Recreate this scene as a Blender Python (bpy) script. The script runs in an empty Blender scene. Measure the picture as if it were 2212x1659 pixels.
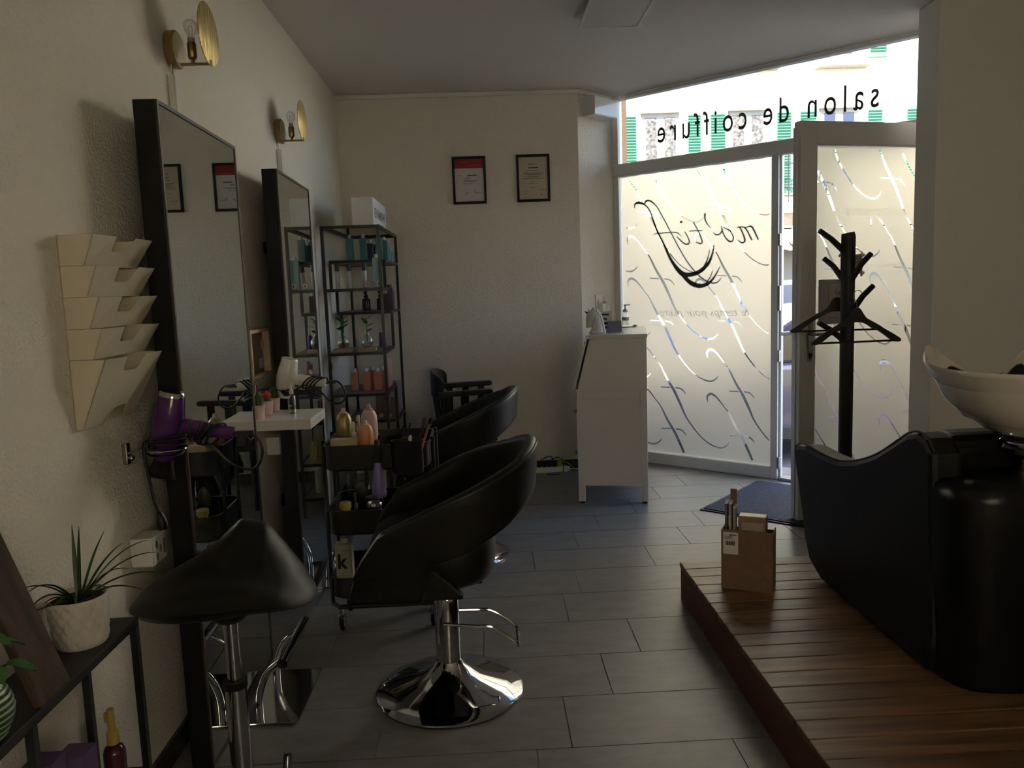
import bpy, bmesh, math, random
import numpy as np
from mathutils import Vector, Matrix
random.seed(7)
SC = bpy.context.scene
COL = SC.collection
PI = math.pi

# ------------------------------------------------------------------ camera
W_, H_, FPX = 2212, 1659, 1700.0
YAW, PITCH, ROLL, CAMH = 0.03452846, 0.12151121, 0.0354926, 1.4
fw = np.array([math.sin(YAW)*math.cos(PITCH), math.cos(YAW)*math.cos(PITCH), -math.sin(PITCH)])
r0 = np.array([math.cos(YAW), -math.sin(YAW), 0.0]); u0 = np.cross(r0, fw)
RT = math.cos(ROLL)*r0-math.sin(ROLL)*u0; UP = math.sin(ROLL)*r0+math.cos(ROLL)*u0
CO = np.array([0, 0, CAMH])
cd = bpy.data.cameras.new('camera'); cam = bpy.data.objects.new('camera', cd); COL.objects.link(cam)
cd.sensor_fit = 'HORIZONTAL'; cd.sensor_width = 36.0; cd.lens = FPX/W_*36.0; cd.clip_start = 0.05; cd.clip_end = 200
cam.matrix_world = Matrix(((RT[0], UP[0], -fw[0], 0), (RT[1], UP[1], -fw[1], 0), (RT[2], UP[2], -fw[2], CAMH), (0, 0, 0, 1)))
SC.camera = cam

# ------------------------------------------------------------------ world, sun, exposure
wd = bpy.data.worlds.new('sky'); SC.world = wd; wd.use_nodes = True
wn = wd.node_tree.nodes; wl = wd.node_tree.links
sky = wn.new('ShaderNodeTexSky'); sky.sky_type = 'NISHITA'; sky.sun_disc = False
sky.sun_elevation = math.radians(48); sky.sun_rotation = math.radians(160); sky.altitude = 400
wl.new(sky.outputs[0], wn['Background'].inputs[0]); wn['Background'].inputs[1].default_value = 0.46
sd = bpy.data.lights.new('sun', 'SUN'); sd.energy = 19.0; sd.angle = math.radians(0.6); sd.color = (1.0, 0.86, 0.67)
sun = bpy.data.objects.new('sun', sd); COL.objects.link(sun)
sun.location = (-6, -12, 16)
sun.rotation_euler = Vector((0.36, 0.66, -0.80)).to_track_quat('-Z', 'Y').to_euler()
vs = SC.view_settings; vs.view_transform = 'Standard'; vs.look = 'None'; vs.gamma = 1.0; vs.use_curve_mapping = False
vs.exposure = 1.38
cy = SC.cycles
cy.max_bounces = 10; cy.diffuse_bounces = 5; cy.glossy_bounces = 5; cy.transmission_bounces = 8; cy.transparent_max_bounces = 16
cy.caustics_reflective = False; cy.caustics_refractive = False; cy.sample_clamp_indirect = 6.0
cy.use_denoising = True

# ------------------------------------------------------------------ pixel rays -> points
def ray(x, y): return (x-W_/2)/FPX*RT-(y-H_/2)/FPX*UP+fw
def PX(x, y, X): d = ray(x, y); return CO+d*X/d[0]
def PY(x, y, Y): d = ray(x, y); return CO+d*Y/d[1]
def PZ(x, y, Z): d = ray(x, y); return CO+d*(Z-CAMH)/d[2]
WD = np.array([0.735, -0.678, 0]); WD /= np.linalg.norm(WD)          # along the shop window
WN = np.array([WD[1], -WD[0], 0])                                     # towards the room
W0 = np.array([1.641, 5.669, 0])
def PLANE(x, y, o, n):
    d = ray(x, y); return CO+d*(((o-CO)@n)/(d@n))
def wsz(x, y, t=0.0):                                                 # pixel -> (s, z) on the window
    q = PLANE(x, y, W0+WN*t, WN); return ((q-W0)@WD, q[2])
def WP(s, z, t=0.0): return W0+WD*s+WN*t+np.array([0, 0, z])          # window coords -> world
DF = np.array([1.765, 4.33, 0]); DE = np.array([0.724, 0.17, 0]); DE /= np.linalg.norm(DE)
DN = np.array([DE[1], -DE[0], 0])                                     # door face normal, towards camera
def dsz(x, y, t=0.0):
    q = PLANE(x, y, DF+DN*t, DN); return ((q-DF)@DE, q[2])
def DP(s, z, t=0.0): return DF+DE*s+DN*t+np.array([0, 0, z])

# ------------------------------------------------------------------ materials
MATS = {}
def M(name, col, rough=0.5, metal=0.0, spec=0.5, noise=None, bump=None, coat=0.0, trans=0.0, ior=1.45, emit=None, sheen=0.0, alpha=1.0):
    """procedural principled material; noise=(scale, amount[, stretch]) colour variation, bump=(scale, strength[, detail])"""
    if name in MATS: return MATS[name]
    m = bpy.data.materials.new(name); m.use_nodes = True; nt = m.node_tree; b = nt.nodes['Principled BSDF']
    b.inputs['Base Color'].default_value = (*col, 1); b.inputs['Roughness'].default_value = rough; b.inputs['Metallic'].default_value = metal
    b.inputs['Specular IOR Level'].default_value = spec; b.inputs['Coat Weight'].default_value = coat
    b.inputs['Transmission Weight'].default_value = trans; b.inputs['IOR'].default_value = ior; b.inputs['Alpha'].default_value = alpha
    if emit: b.inputs['Emission Color'].default_value = (*emit[0], 1); b.inputs['Emission Strength'].default_value = emit[1]
    tc = nt.nodes.new('ShaderNodeTexCoord')
    if noise:
        mp = nt.nodes.new('ShaderNodeMapping'); nt.links.new(tc.outputs['Object'], mp.inputs[0])
        if len(noise) > 2: mp.inputs['Scale'].default_value = noise[2]
        n = nt.nodes.new('ShaderNodeTexNoise'); n.inputs['Scale'].default_value = noise[0]; n.inputs['Detail'].default_value = 6
        nt.links.new(mp.outputs[0], n.inputs[0])
        r = nt.nodes.new('ShaderNodeMapRange'); r.inputs[1].default_value = 0.3; r.inputs[2].default_value = 0.7
        r.inputs[3].default_value = 1-noise[1]; r.inputs[4].default_value = 1+noise[1]
        nt.links.new(n.outputs[0], r.inputs[0])
        mx = nt.nodes.new('ShaderNodeMix'); mx.data_type = 'RGBA'; mx.blend_type = 'MULTIPLY'; mx.inputs[0].default_value = 1
        mx.inputs[6].default_value = (*col, 1); nt.links.new(r.outputs[0], mx.inputs[7]); nt.links.new(mx.outputs[2], b.inputs['Base Color'])
    if bump:
        n2 = nt.nodes.new('ShaderNodeTexNoise'); n2.inputs['Scale'].default_value = bump[0]; n2.inputs['Detail'].default_value = bump[2] if len(bump) > 2 else 4
        nt.links.new(tc.outputs['Object'], n2.inputs[0])
        bp = nt.nodes.new('ShaderNodeBump'); bp.inputs['Strength'].default_value = bump[1]; bp.inputs['Distance'].default_value = 0.01
        nt.links.new(n2.outputs[0], bp.inputs['Height']); nt.links.new(bp.outputs[0], b.inputs['Normal'])
    MATS[name] = m; return m

def mat_nodes(name):
    m = bpy.data.materials.new(name); m.use_nodes = True; nt = m.node_tree; nt.nodes.clear()
    o = nt.nodes.new('ShaderNodeOutputMaterial'); MATS[name] = m; return m, nt, o

def clear_pane():                       # thin window glass
    m, nt, o = mat_nodes('clear_pane')
    t = nt.nodes.new('ShaderNodeBsdfTransparent'); t.inputs[0].default_value = (0.93, 0.95, 0.94, 1)
    g = nt.nodes.new('ShaderNodeBsdfGlossy'); g.inputs['Roughness'].default_value = 0.02
    f = nt.nodes.new('ShaderNodeFresnel'); f.inputs[0].default_value = 1.35
    x = nt.nodes.new('ShaderNodeMixShader'); nt.links.new(f.outputs[0], x.inputs[0]); nt.links.new(t.outputs[0], x.inputs[1]); nt.links.new(g.outputs[0], x.inputs[2])
    nt.links.new(x.outputs[0], o.inputs[0]); return m
def film_mat():                         # sand-blasted film: scatters the daylight
    m, nt, o = mat_nodes('frosted_film')
    t = nt.nodes.new('ShaderNodeBsdfTranslucent'); t.inputs[0].default_value = (0.60, 0.57, 0.53, 1)
    d = nt.nodes.new('ShaderNodeBsdfDiffuse'); d.inputs[0].default_value = (0.80, 0.79, 0.76, 1)
    x = nt.nodes.new('ShaderNodeMixShader'); x.inputs[0].default_value = 0.16
    nt.links.new(t.outputs[0], x.inputs[1]); nt.links.new(d.outputs[0], x.inputs[2])
    rf = nt.nodes.new('ShaderNodeBsdfRefraction'); rf.inputs['Roughness'].default_value = 0.9; rf.inputs['IOR'].default_value = 1.45; rf.inputs[0].default_value = (0.52, 0.49, 0.45, 1)
    y = nt.nodes.new('ShaderNodeMixShader'); y.inputs[0].default_value = 0.55; nt.links.new(x.outputs[0], y.inputs[1]); nt.links.new(rf.outputs[0], y.inputs[2])
    nt.links.new(y.outputs[0], o.inputs[0]); return m
def faint_vinyl(name, col, fac):
    m, nt, o = mat_nodes(name)
    t = nt.nodes.new('ShaderNodeBsdfTransparent'); d = nt.nodes.new('ShaderNodeBsdfDiffuse'); d.inputs[0].default_value = (*col, 1)
    x = nt.nodes.new('ShaderNodeMixShader'); x.inputs[0].default_value = fac; nt.links.new(t.outputs[0], x.inputs[1]); nt.links.new(d.outputs[0], x.inputs[2]); nt.links.new(x.outputs[0], o.inputs[0]); return m
def thin_glass(name, col=(0.95, 0.97, 0.97), fac=None):
    m, nt, o = mat_nodes(name)
    t = nt.nodes.new('ShaderNodeBsdfTransparent'); t.inputs[0].default_value = (*col, 1)
    g = nt.nodes.new('ShaderNodeBsdfGlossy'); g.inputs['Roughness'].default_value = 0.03
    f = nt.nodes.new('ShaderNodeLayerWeight'); f.inputs[0].default_value = 0.35
    x = nt.nodes.new('ShaderNodeMixShader'); nt.links.new(f.outputs['Facing'], x.inputs[0]); nt.links.new(t.outputs[0], x.inputs[1]); nt.links.new(g.outputs[0], x.inputs[2])
    nt.links.new(x.outputs[0], o.inputs[0]); return m
def wood_mat(name, c1, c2, scale, axis, rough=0.45, knots=False):
    m, nt, o = mat_nodes(name)
    b = nt.nodes.new('ShaderNodeBsdfPrincipled'); nt.links.new(b.outputs[0], o.inputs[0]); b.inputs['Roughness'].default_value = rough
    tc = nt.nodes.new('ShaderNodeTexCoord'); oi = nt.nodes.new('ShaderNodeObjectInfo')
    add = nt.nodes.new('ShaderNodeVectorMath'); add.operation = 'MULTIPLY_ADD'; add.inputs[1].default_value = (1, 1, 1)
    cmb = nt.nodes.new('ShaderNodeMath'); cmb.operation = 'MULTIPLY'; cmb.inputs[1].default_value = 37.0; nt.links.new(oi.outputs['Random'], cmb.inputs[0])
    nt.links.new(tc.outputs['Object'], add.inputs[0]); nt.links.new(cmb.outputs[0], add.inputs[2])
    mp = nt.nodes.new('ShaderNodeMapping'); s = [scale]*3; s[axis] = scale*0.06; mp.inputs['Scale'].default_value = s; nt.links.new(add.outputs[0], mp.inputs[0])
    n = nt.nodes.new('ShaderNodeTexNoise'); n.inputs['Scale'].default_value = 1; n.inputs['Detail'].default_value = 8; n.inputs['Distortion'].default_value = 0.6
    nt.links.new(mp.outputs[0], n.inputs[0])
    r = nt.nodes.new('ShaderNodeValToRGB'); r.color_ramp.elements[0].position = 0.35; r.color_ramp.elements[1].position = 0.68
    r.color_ramp.elements[0].color = (*c1, 1); r.color_ramp.elements[1].color = (*c2, 1); nt.links.new(n.outputs[0], r.inputs[0])
    hs = nt.nodes.new('ShaderNodeHueSaturation'); vr = nt.nodes.new('ShaderNodeMapRange'); vr.inputs[3].default_value = 0.75; vr.inputs[4].default_value = 1.2
    nt.links.new(oi.outputs['Random'], vr.inputs[0]); nt.links.new(vr.outputs[0], hs.inputs['Value']); nt.links.new(r.outputs[0], hs.inputs['Color'])
    nt.links.new(hs.outputs[0], b.inputs['Base Color'])
    bp = nt.nodes.new('ShaderNodeBump'); bp.inputs['Strength'].default_value = 0.25; bp.inputs['Distance'].default_value = 0.003
    nt.links.new(n.outputs[0], bp.inputs['Height']); nt.links.new(bp.outputs[0], b.inputs['Normal']); return m
def stucco_mat(name, col, scale=130, strength=0.45):
    m, nt, o = mat_nodes(name)
    b = nt.nodes.new('ShaderNodeBsdfPrincipled'); nt.links.new(b.outputs[0], o.inputs[0]); b.inputs['Roughness'].default_value = 0.85
    b.inputs['Base Color'].default_value = (*col, 1)
    tc = nt.nodes.new('ShaderNodeTexCoord'); n = nt.nodes.new('ShaderNodeTexNoise'); n.inputs['Scale'].default_value = scale; n.inputs['Detail'].default_value = 5
    v = nt.nodes.new('ShaderNodeTexVoronoi'); v.inputs['Scale'].default_value = scale*0.8
    nt.links.new(tc.outputs['Object'], n.inputs[0]); nt.links.new(tc.outputs['Object'], v.inputs[0])
    a = nt.nodes.new('ShaderNodeMath'); a.operation = 'ADD'; nt.links.new(n.outputs[0], a.inputs[0]); nt.links.new(v.outputs[0], a.inputs[1])
    bp = nt.nodes.new('ShaderNodeBump'); bp.inputs['Strength'].default_value = strength; bp.inputs['Distance'].default_value = 0.006
    nt.links.new(a.outputs[0], bp.inputs['Height']); nt.links.new(bp.outputs[0], b.inputs['Normal']); return m
def tile_mat():
    m, nt, o = mat_nodes('slate_tile')
    b = nt.nodes.new('ShaderNodeBsdfPrincipled'); nt.links.new(b.outputs[0], o.inputs[0])
    tc = nt.nodes.new('ShaderNodeTexCoord'); oi = nt.nodes.new('ShaderNodeObjectInfo')
    add = nt.nodes.new('ShaderNodeVectorMath'); add.operation = 'ADD'; nt.links.new(tc.outputs['Object'], add.inputs[0])
    k = nt.nodes.new('ShaderNodeMath'); k.operation = 'MULTIPLY'; k.inputs[1].default_value = 50; nt.links.new(oi.outputs['Random'], k.inputs[0]); nt.links.new(k.outputs[0], add.inputs[1])
    mp = nt.nodes.new('ShaderNodeMapping'); mp.inputs['Scale'].default_value = (6, 14, 6); nt.links.new(add.outputs[0], mp.inputs[0])
    n = nt.nodes.new('ShaderNodeTexNoise'); n.inputs['Scale'].default_value = 1.2; n.inputs['Detail'].default_value = 9; n.inputs['Roughness'].default_value = 0.65; nt.links.new(mp.outputs[0], n.inputs[0])
    r = nt.nodes.new('ShaderNodeValToRGB'); r.color_ramp.elements[0].position = 0.3; r.color_ramp.elements[1].position = 0.75
    r.color_ramp.elements[0].color = (0.15, 0.147, 0.147, 1); r.color_ramp.elements[1].color = (0.235, 0.23, 0.226, 1); nt.links.new(n.outputs[0], r.inputs[0])
    nt.links.new(r.outputs[0], b.inputs['Base Color'])
    rr = nt.nodes.new('ShaderNodeMapRange'); rr.inputs[3].default_value = 0.30; rr.inputs[4].default_value = 0.48; nt.links.new(n.outputs[0], rr.inputs[0]); nt.links.new(rr.outputs[0], b.inputs['Roughness'])
    bp = nt.nodes.new('ShaderNodeBump'); bp.inputs['Strength'].default_value = 0.35; bp.inputs['Distance'].default_value = 0.003
    nt.links.new(n.outputs[0], bp.inputs['Height']); nt.links.new(bp.outputs[0], b.inputs['Normal']); return m

m_wall = stucco_mat('cream_stucco', (0.78, 0.735, 0.65))
m_ceil = M('ceiling_paint', (0.74, 0.71, 0.66), 0.9)
m_plain = M('white_paint', (0.76, 0.75, 0.71), 0.75)
m_tile = tile_mat()
m_grout = M('grout', (0.27, 0.26, 0.245), 0.9, noise=(60, 0.1))
m_basetile = M('skirting_tile', (0.045, 0.046, 0.05), 0.45, noise=(30, 0.15))
m_pvc = M('white_pvc', (0.68, 0.68, 0.67), 0.35)
m_seal = M('black_seal', (0.015, 0.015, 0.016), 0.6)
m_pane = clear_pane(); m_film = film_mat()
m_fill_opal, nt_, o_ = mat_nodes('fill_opal'); b_ = nt_.nodes.new('ShaderNodeBsdfTranslucent'); b_.inputs[0].default_value = (0.80, 0.765, 0.68, 1); nt_.links.new(b_.outputs[0], o_.inputs[0])  # translucent pane of the added rear window, glows in the sun as fill
m_blk = M('black_satin', (0.008, 0.008, 0.009), 0.5, spec=0.3)
m_blkmetal = M('black_metal', (0.014, 0.014, 0.015), 0.38, noise=(80, 0.1))
m_leather = M('black_leather', (0.008, 0.0078, 0.0076), 0.42, spec=0.32, bump=(420, 0.12))
m_piping = M('leather_piping', (0.02, 0.02, 0.019), 0.4)
m_chrome = M('chrome', (0.46, 0.46, 0.47), 0.07, 1.0)
m_steel = M('brushed_steel', (0.42, 0.42, 0.42), 0.25, 1.0, bump=(300, 0.05))
m_brass = M('antique_brass', (0.36, 0.25, 0.12), 0.32, 1.0)
m_cream = M('cream_enamel', (0.70, 0.62, 0.42), 0.4)
m_white = M('white_plastic', (0.70, 0.69, 0.67), 0.35)
m_whitelac = M('white_lacquer', (0.72, 0.70, 0.68), 0.3, bump=(200, 0.03))
m_mirror = M('mirror_glass', (0.80, 0.84, 0.82), 0.008, 1.0)
m_board = wood_mat('deck_board', (0.11, 0.055, 0.026), (0.25, 0.135, 0.066), 26, 0, 0.43)
m_fascia = wood_mat('red_fascia', (0.10, 0.026, 0.014), (0.15, 0.045, 0.022), 14, 1, 0.5)
m_oak = wood_mat('grey_oak', (0.20, 0.145, 0.10), (0.33, 0.25, 0.18), 22, 1, 0.55)
m_lightwood = wood_mat('light_wood', (0.44, 0.32, 0.19), (0.56, 0.43, 0.28), 20, 1, 0.5)
m_oldwood = wood_mat('dark_bark_wood', (0.035, 0.02, 0.012), (0.11, 0.07, 0.045), 18, 2, 0.8)
m_card = M('cardboard', (0.20, 0.125, 0.078), 0.85, noise=(25, 0.12))
m_paper = M('paper', (0.72, 0.70, 0.68), 0.8)
m_ink = M('ink', (0.03, 0.03, 0.035), 0.7)
m_green = M('leaf_green', (0.045, 0.14, 0.028), 0.4, noise=(30, 0.3))
m_darkgreen = M('leaf_dark_green', (0.03, 0.06, 0.018), 0.45, noise=(30, 0.3))
m_soil = M('soil', (0.03, 0.02, 0.013), 0.95, bump=(90, 0.8))
m_cord = M('black_cord', (0.01, 0.01, 0.01), 0.4)
m_glass = thin_glass('clear_glass')
m_ceramic = M('white_ceramic', (0.70, 0.655, 0.58), 0.12, coat=0.4)
m_gold = M('olive_gold', (0.30, 0.24, 0.10), 0.35, 0.6)
def plastic(n, c, r=0.35): return M(n, c, r)

# ------------------------------------------------------------------ mesh builder
class MB:
    def __init__(s): s.v = []; s.f = []
    def add(s, vs_, fs):
        o = len(s.v); s.v += [tuple(map(float, p)) for p in vs_]; s.f += [tuple(i+o for i in f) for f in fs]; return s
    def box(s, x0, x1, y0, y1, z0, z1, mat=None):
        p = [(x, y, z) for x in (x0, x1) for y in (y0, y1) for z in (z0, z1)]
        if mat is not None: p = [tuple(mat @ Vector(q)) for q in p]
        return s.add(p, [(0, 1, 3, 2), (4, 6, 7, 5), (0, 4, 5, 1), (2, 3, 7, 6), (0, 2, 6, 4), (1, 5, 7, 3)])
    def obox(s, c, size, ax=None):                # centred box with axes
        a = [Vector((1, 0, 0)), Vector((0, 1, 0)), Vector((0, 0, 1))] if ax is None else [Vector(q).normalized() for q in ax]
        c = Vector(c); p = []
        for i in (-.5, .5):
            for j in (-.5, .5):
                for k in (-.5, .5): p.append(tuple(c+a[0]*size[0]*i+a[1]*size[1]*j+a[2]*size[2]*k))
        return s.add(p, [(0, 1, 3, 2), (4, 6, 7, 5), (0, 4, 5, 1), (2, 3, 7, 6), (0, 2, 6, 4), (1, 5, 7, 3)])
    def prism(s, poly, w0, w1, fn):                # polygon (a,b) extruded along w: fn(a,b,w)->xyz
        n = len(poly); p = [fn(a, b, w0) for a, b in poly]+[fn(a, b, w1) for a, b in poly]
        return s.add(p, [tuple(range(n))[::-1], tuple(range(n, 2*n))]+[(i, (i+1) % n, n+(i+1) % n, n+i) for i in range(n)])
    def tube(s, pts, r, n=8, closed=False, flat=None):
        pts = [Vector(p) for p in pts]; k = len(pts); rs = r if isinstance(r, (list, tuple)) else [r]*k
        T = []
        for i in range(k):
            a = pts[(i-1) % k] if closed or i else pts[i]; b = pts[(i+1) % k] if closed or i < k-1 else pts[i]
            T.append((b-a).normalized() if (b-a).length > 1e-9 else Vector((0, 0, 1)))
        up = Vector((0, 0, 1)) if abs(T[0].z) < 0.9 else Vector((1, 0, 0))
        N = (up-T[0]*up.dot(T[0])).normalized(); vs_ = []
        for i in range(k):
            N = N-T[i]*N.dot(T[i]); N = N.normalized() if N.length > 1e-6 else T[i].orthogonal().normalized()
            B = T[i].cross(N); fl = 1.0 if flat is None else flat
            for j in range(n):
                a = 2*PI*j/n; vs_.append(tuple(pts[i]+N*(rs[i]*math.cos(a))+B*(rs[i]*fl*math.sin(a))))
        fs = []
        for i in range(k if closed else k-1):
            for j in range(n): fs.append((i*n+j, i*n+(j+1) % n, ((i+1) % k)*n+(j+1) % n, ((i+1) % k)*n+j))
        if not closed: fs += [tuple(range(n))[::-1], tuple(range((k-1)*n, k*n))]
        return s.add(vs_, fs)
    def cyl(s, a, b, r, r2=None, n=20): return s.tube([a, b], [r, r if r2 is None else r2], n)
    def lathe(s, prof, n=28, c=(0, 0, 0), axis=None, sx=1.0, sy=1.0):
        Rm = Matrix.Identity(3) if axis is None else Vector((0, 0, 1)).rotation_difference(Vector(axis)).to_matrix()
        c = Vector(c); vs_ = []; k = len(prof)
        for r, z in prof:
            for j in range(n):
                a = 2*PI*j/n; vs_.append(tuple(c+Rm @ Vector((r*sx*math.cos(a), r*sy*math.sin(a), z))))
        fs = [(i*n+j, i*n+(j+1) % n, (i+1)*n+(j+1) % n, (i+1)*n+j) for i in range(k-1) for j in range(n)]
        fs += [tuple(range(n))[::-1], tuple(range((k-1)*n, k*n))]
        return s.add(vs_, fs)
    def ball(s, c, r, n=16, sc=(1, 1, 1)):
        pr = [(r*math.sin(PI*i/10), -r*math.cos(PI*i/10)) for i in range(11)]; pr[0] = (1e-4, -r); pr[-1] = (1e-4, r)
        o = len(s.v); s.lathe(pr, n)
        s.v[o:] = [(c[0]+x*sc[0], c[1]+y*sc[1], c[2]+z*sc[2]) for x, y, z in s.v[o:]]; return s
    def grid(s, P, cu=False, cv=False):
        a, b = len(P), len(P[0]); vs_ = [q for row in P for q in row]; fs = []
        for i in range(a if cu else a-1):
            for j in range(b if cv else b-1):
                fs.append((i*b+j, ((i+1) % a)*b+j, ((i+1) % a)*b+(j+1) % b, i*b+(j+1) % b))
        return s.add(vs_, fs)
    def mesh(s, name):
        me = bpy.data.meshes.new(name); me.from_pydata(s.v, [], s.f); me.validate()
        bm = bmesh.new(); bm.from_mesh(me); bmesh.ops.recalc_face_normals(bm, faces=bm.faces); bm.to_mesh(me); bm.free(); return me

ROOTM = {}
def frame_of(p):
    while p is not None and p.name not in ROOTM: p = p.parent
    return ROOTM[p.name] if p is not None else Matrix.Identity(4)
def obj(name, mb, mat, parent=None, smooth=40, bevel=None, local=False, loc=None):
    me = mb if isinstance(mb, bpy.types.Mesh) else mb.mesh(name)
    o = bpy.data.objects.new(name, me); COL.objects.link(o)
    if parent is not None:
        if not local: me.transform(frame_of(parent).inverted())
        o.parent = parent
    elif loc is not None:
        me.transform(Matrix.Translation(-Vector(loc))); o.location = loc; ROOTM[o.name] = Matrix.Translation(Vector(loc))
    else: ROOTM[o.name] = Matrix.Identity(4)
    for k in (mat if isinstance(mat, (list, tuple)) else [mat]): me.materials.append(k)
    if smooth:
        me.polygons.foreach_set('use_smooth', [True]*len(me.polygons)); me.set_sharp_from_angle(angle=math.radians(smooth))
    if bevel:
        b = o.modifiers.new('bevel', 'BEVEL'); b.width = bevel; b.segments = 2; b.limit_method = 'ANGLE'; b.angle_limit = math.radians(35)
    return o
def tag(o, label, cat, group=None):
    o['label'] = label; o['category'] = cat
    if group: o['group'] = group
    return o
def thing(name, label, cat, loc=(0, 0, 0), rotz=0.0, group=None):
    o = bpy.data.objects.new(name, None); COL.objects.link(o); o.location = tuple(map(float, loc)); o.rotation_euler = (0, 0, rotz)
    o.empty_display_size = 0.05
    ROOTM[o.name] = Matrix.Translation(Vector(o.location)) @ Matrix.Rotation(rotz, 4, 'Z'); return tag(o, label, cat, group)
def struct(name, mb=None, mat=None, smooth=40, bevel=None, parent=None):
    if mb is None:
        o = bpy.data.objects.new(name, None); COL.objects.link(o); ROOTM[o.name] = Matrix.Identity(4)
    else: o = obj(name, mb, mat, parent, smooth, bevel)
    o['kind'] = 'structure'; return o
def smoothpts(pts, n=6, closed=False):          # Catmull-Rom
    P = [np.array(p, float) for p in pts]; out = []; k = len(P)
    for i in range(k if closed else k-1):
        a, b, c, d = (P[(i-1) % k] if closed or i else P[i]), P[i], P[(i+1) % k], (P[(i+2) % k] if closed or i < k-2 else P[(i+1) % k])
        for t in np.arange(n)/n:
            out.append(0.5*((2*b)+(-a+c)*t+(2*a-5*b+4*c-d)*t*t+(-a+3*b-3*c+d)*t**3))
    if not closed: out.append(P[-1])
    return [tuple(q) for q in out]
def interp(x, xs, ys): return float(np.interp(x, xs, ys))
def B_(**k): return MB().box(*[k[q] for q in ('x0', 'x1', 'y0', 'y1', 'z0', 'z1')])
def bx(x0, x1, y0, y1, z0, z1): return MB().box(x0, x1, y0, y1, z0, z1)

# ---- lettering and flat shapes become meshes first (cheap while the scene is still small)
def text_mesh(body, space=1.0, shear=0.0, bold=0.0):
    cu = bpy.data.curves.new('lettering', 'FONT'); cu.body = body; cu.size = 1.0; cu.space_character = space; cu.shear = shear; cu.offset = bold; cu.resolution_u = 4
    o = bpy.data.objects.new('lettering', cu); COL.objects.link(o)
    me = bpy.data.meshes.new_from_object(o.evaluated_get(bpy.context.evaluated_depsgraph_get()))
    bpy.data.objects.remove(o); bpy.data.curves.remove(cu); return me
def place_text(me, fn, x0, x1, z0, zh, mirror=False, w=0.0):
    """map text (1 unit high) so that it spans x0..x1, baseline z0, cap-height scale zh; fn(a, z, w)->xyz"""
    co = np.array([v.co[:] for v in me.vertices]); a0, a1 = co[:, 0].min(), co[:, 0].max()
    for v, q in zip(me.vertices, co):
        t = (q[0]-a0)/(a1-a0); t = 1-t if mirror else t
        v.co = fn(x0+(x1-x0)*t, z0+q[1]*zh, w)
    return me
def filled(polys):                                # outer polygon + holes, 2D
    cu = bpy.data.curves.new('film', 'CURVE'); cu.dimensions = '2D'; cu.fill_mode = 'BOTH'
    for p in polys:
        sp = cu.splines.new('POLY'); sp.points.add(len(p)-1); sp.use_cyclic_u = True
        for q, c in zip(sp.points, p): q.co = (c[0], c[1], 0, 1)
    o = bpy.data.objects.new('film', cu); COL.objects.link(o)
    me = bpy.data.meshes.new_from_object(o.evaluated_get(bpy.context.evaluated_depsgraph_get()))
    bpy.data.objects.remove(o); bpy.data.curves.remove(cu); return me

MOT = [(7, 60), (0, 15), (15, -10), (45, -17), (95, 20), (160, 105), (205, 165), (270, 295), (340, 415), (400, 545), (460, 675), (585, 840), (695, 925), (785, 950), (840, 920), (852, 895)]
MOW = [5, 17, 24, 22, 14, 8, 11, 20, 26, 22, 15, 9, 10, 16, 10, 1]
BAR = [(0, 375), (70, 378), (140, 382), (190, 392), (225, 425), (238, 450)]
BAW = [9, 11, 12, 13, 9, 1]
def ribbon(c, w):                                  # closed outline round a centre line
    c = np.array(c); t = np.gradient(c, axis=0); l = np.linalg.norm(t, axis=1)[:, None]; t = t/np.maximum(l, 1e-9)
    n = np.stack([-t[:, 1], t[:, 0]], 1)*np.array(w)[:, None]/2
    return [tuple(q) for q in np.concatenate([c+n, (c-n)[::-1]])]
def motif_holes(hooks, kx, ky, tosz, rect):
    out = []
    for hx, hy in hooks:
        mot = [(hx+a*kx, hy+b*ky) for a, b in MOT]; c = smoothpts(mot, 4); w = np.interp(np.linspace(0, 1, len(c)), np.linspace(0, 1, len(MOW)), MOW)*0.5*(kx+ky)
        bar = [(hx+(210+a)*kx, hy+b*ky) for a, b in BAR]; bc = smoothpts(bar, 4); bw = np.interp(np.linspace(0, 1, len(bc)), np.linspace(0, 1, len(BAW)), BAW)*0.5*(kx+ky)
        C = np.array(c)
        for pts, ws, isbar in ((c, w, 0), (bc, bw, 1)):
            run = []
            def flush():
                if len(run) > 2:
                    out.append([tosz(*q) for q in ribbon([r[0] for r in run], [r[1] for r in run])])
                run.clear()
            for q, ww in zip(pts, ws):
                s_, z_ = tosz(*q); mg = 0.018
                ok = rect[0]+mg < s_ < rect[1]-mg and rect[2]+mg < z_ < rect[3]-mg
                if isbar and np.min(np.hypot(*(C-np.array(q)).T)) < 13*0.5*(kx+ky)+1.2: ok = False
                if ok: run.append((q, ww))
                else: flush()
            flush()
    return out
FZ0, FZ1 = 0.085, 2.212
def wfilm(x, y): return wsz(x, y, -0.028)
ends = [(1377, 481), (1377, 574), (1405, 715), (1406, 804), (1429, 946)]
WH = [(x-195, y-205) for x, y in ends]+[(1325, 262), (1327, 372), (1355, 515), (1356, 606), (1379, 750), (1380, 839), (1475, 247), (1477, 355), (1501, 509), (1503, 607), (1527, 759), (1527.5, 855)]
wrect = (-0.742, 0.462, FZ0, FZ1)
film_w = filled([[(wrect[0], FZ0), (wrect[1], FZ0), (wrect[1], FZ1), (wrect[0], FZ1)]]+motif_holes(WH, 0.229, 0.229, wfilm, wrect))
for v in film_w.vertices: v.co = WP(v.co.x, v.co.y, -0.028)
LEAFW, DTOP = 1.087, 2.245
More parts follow.
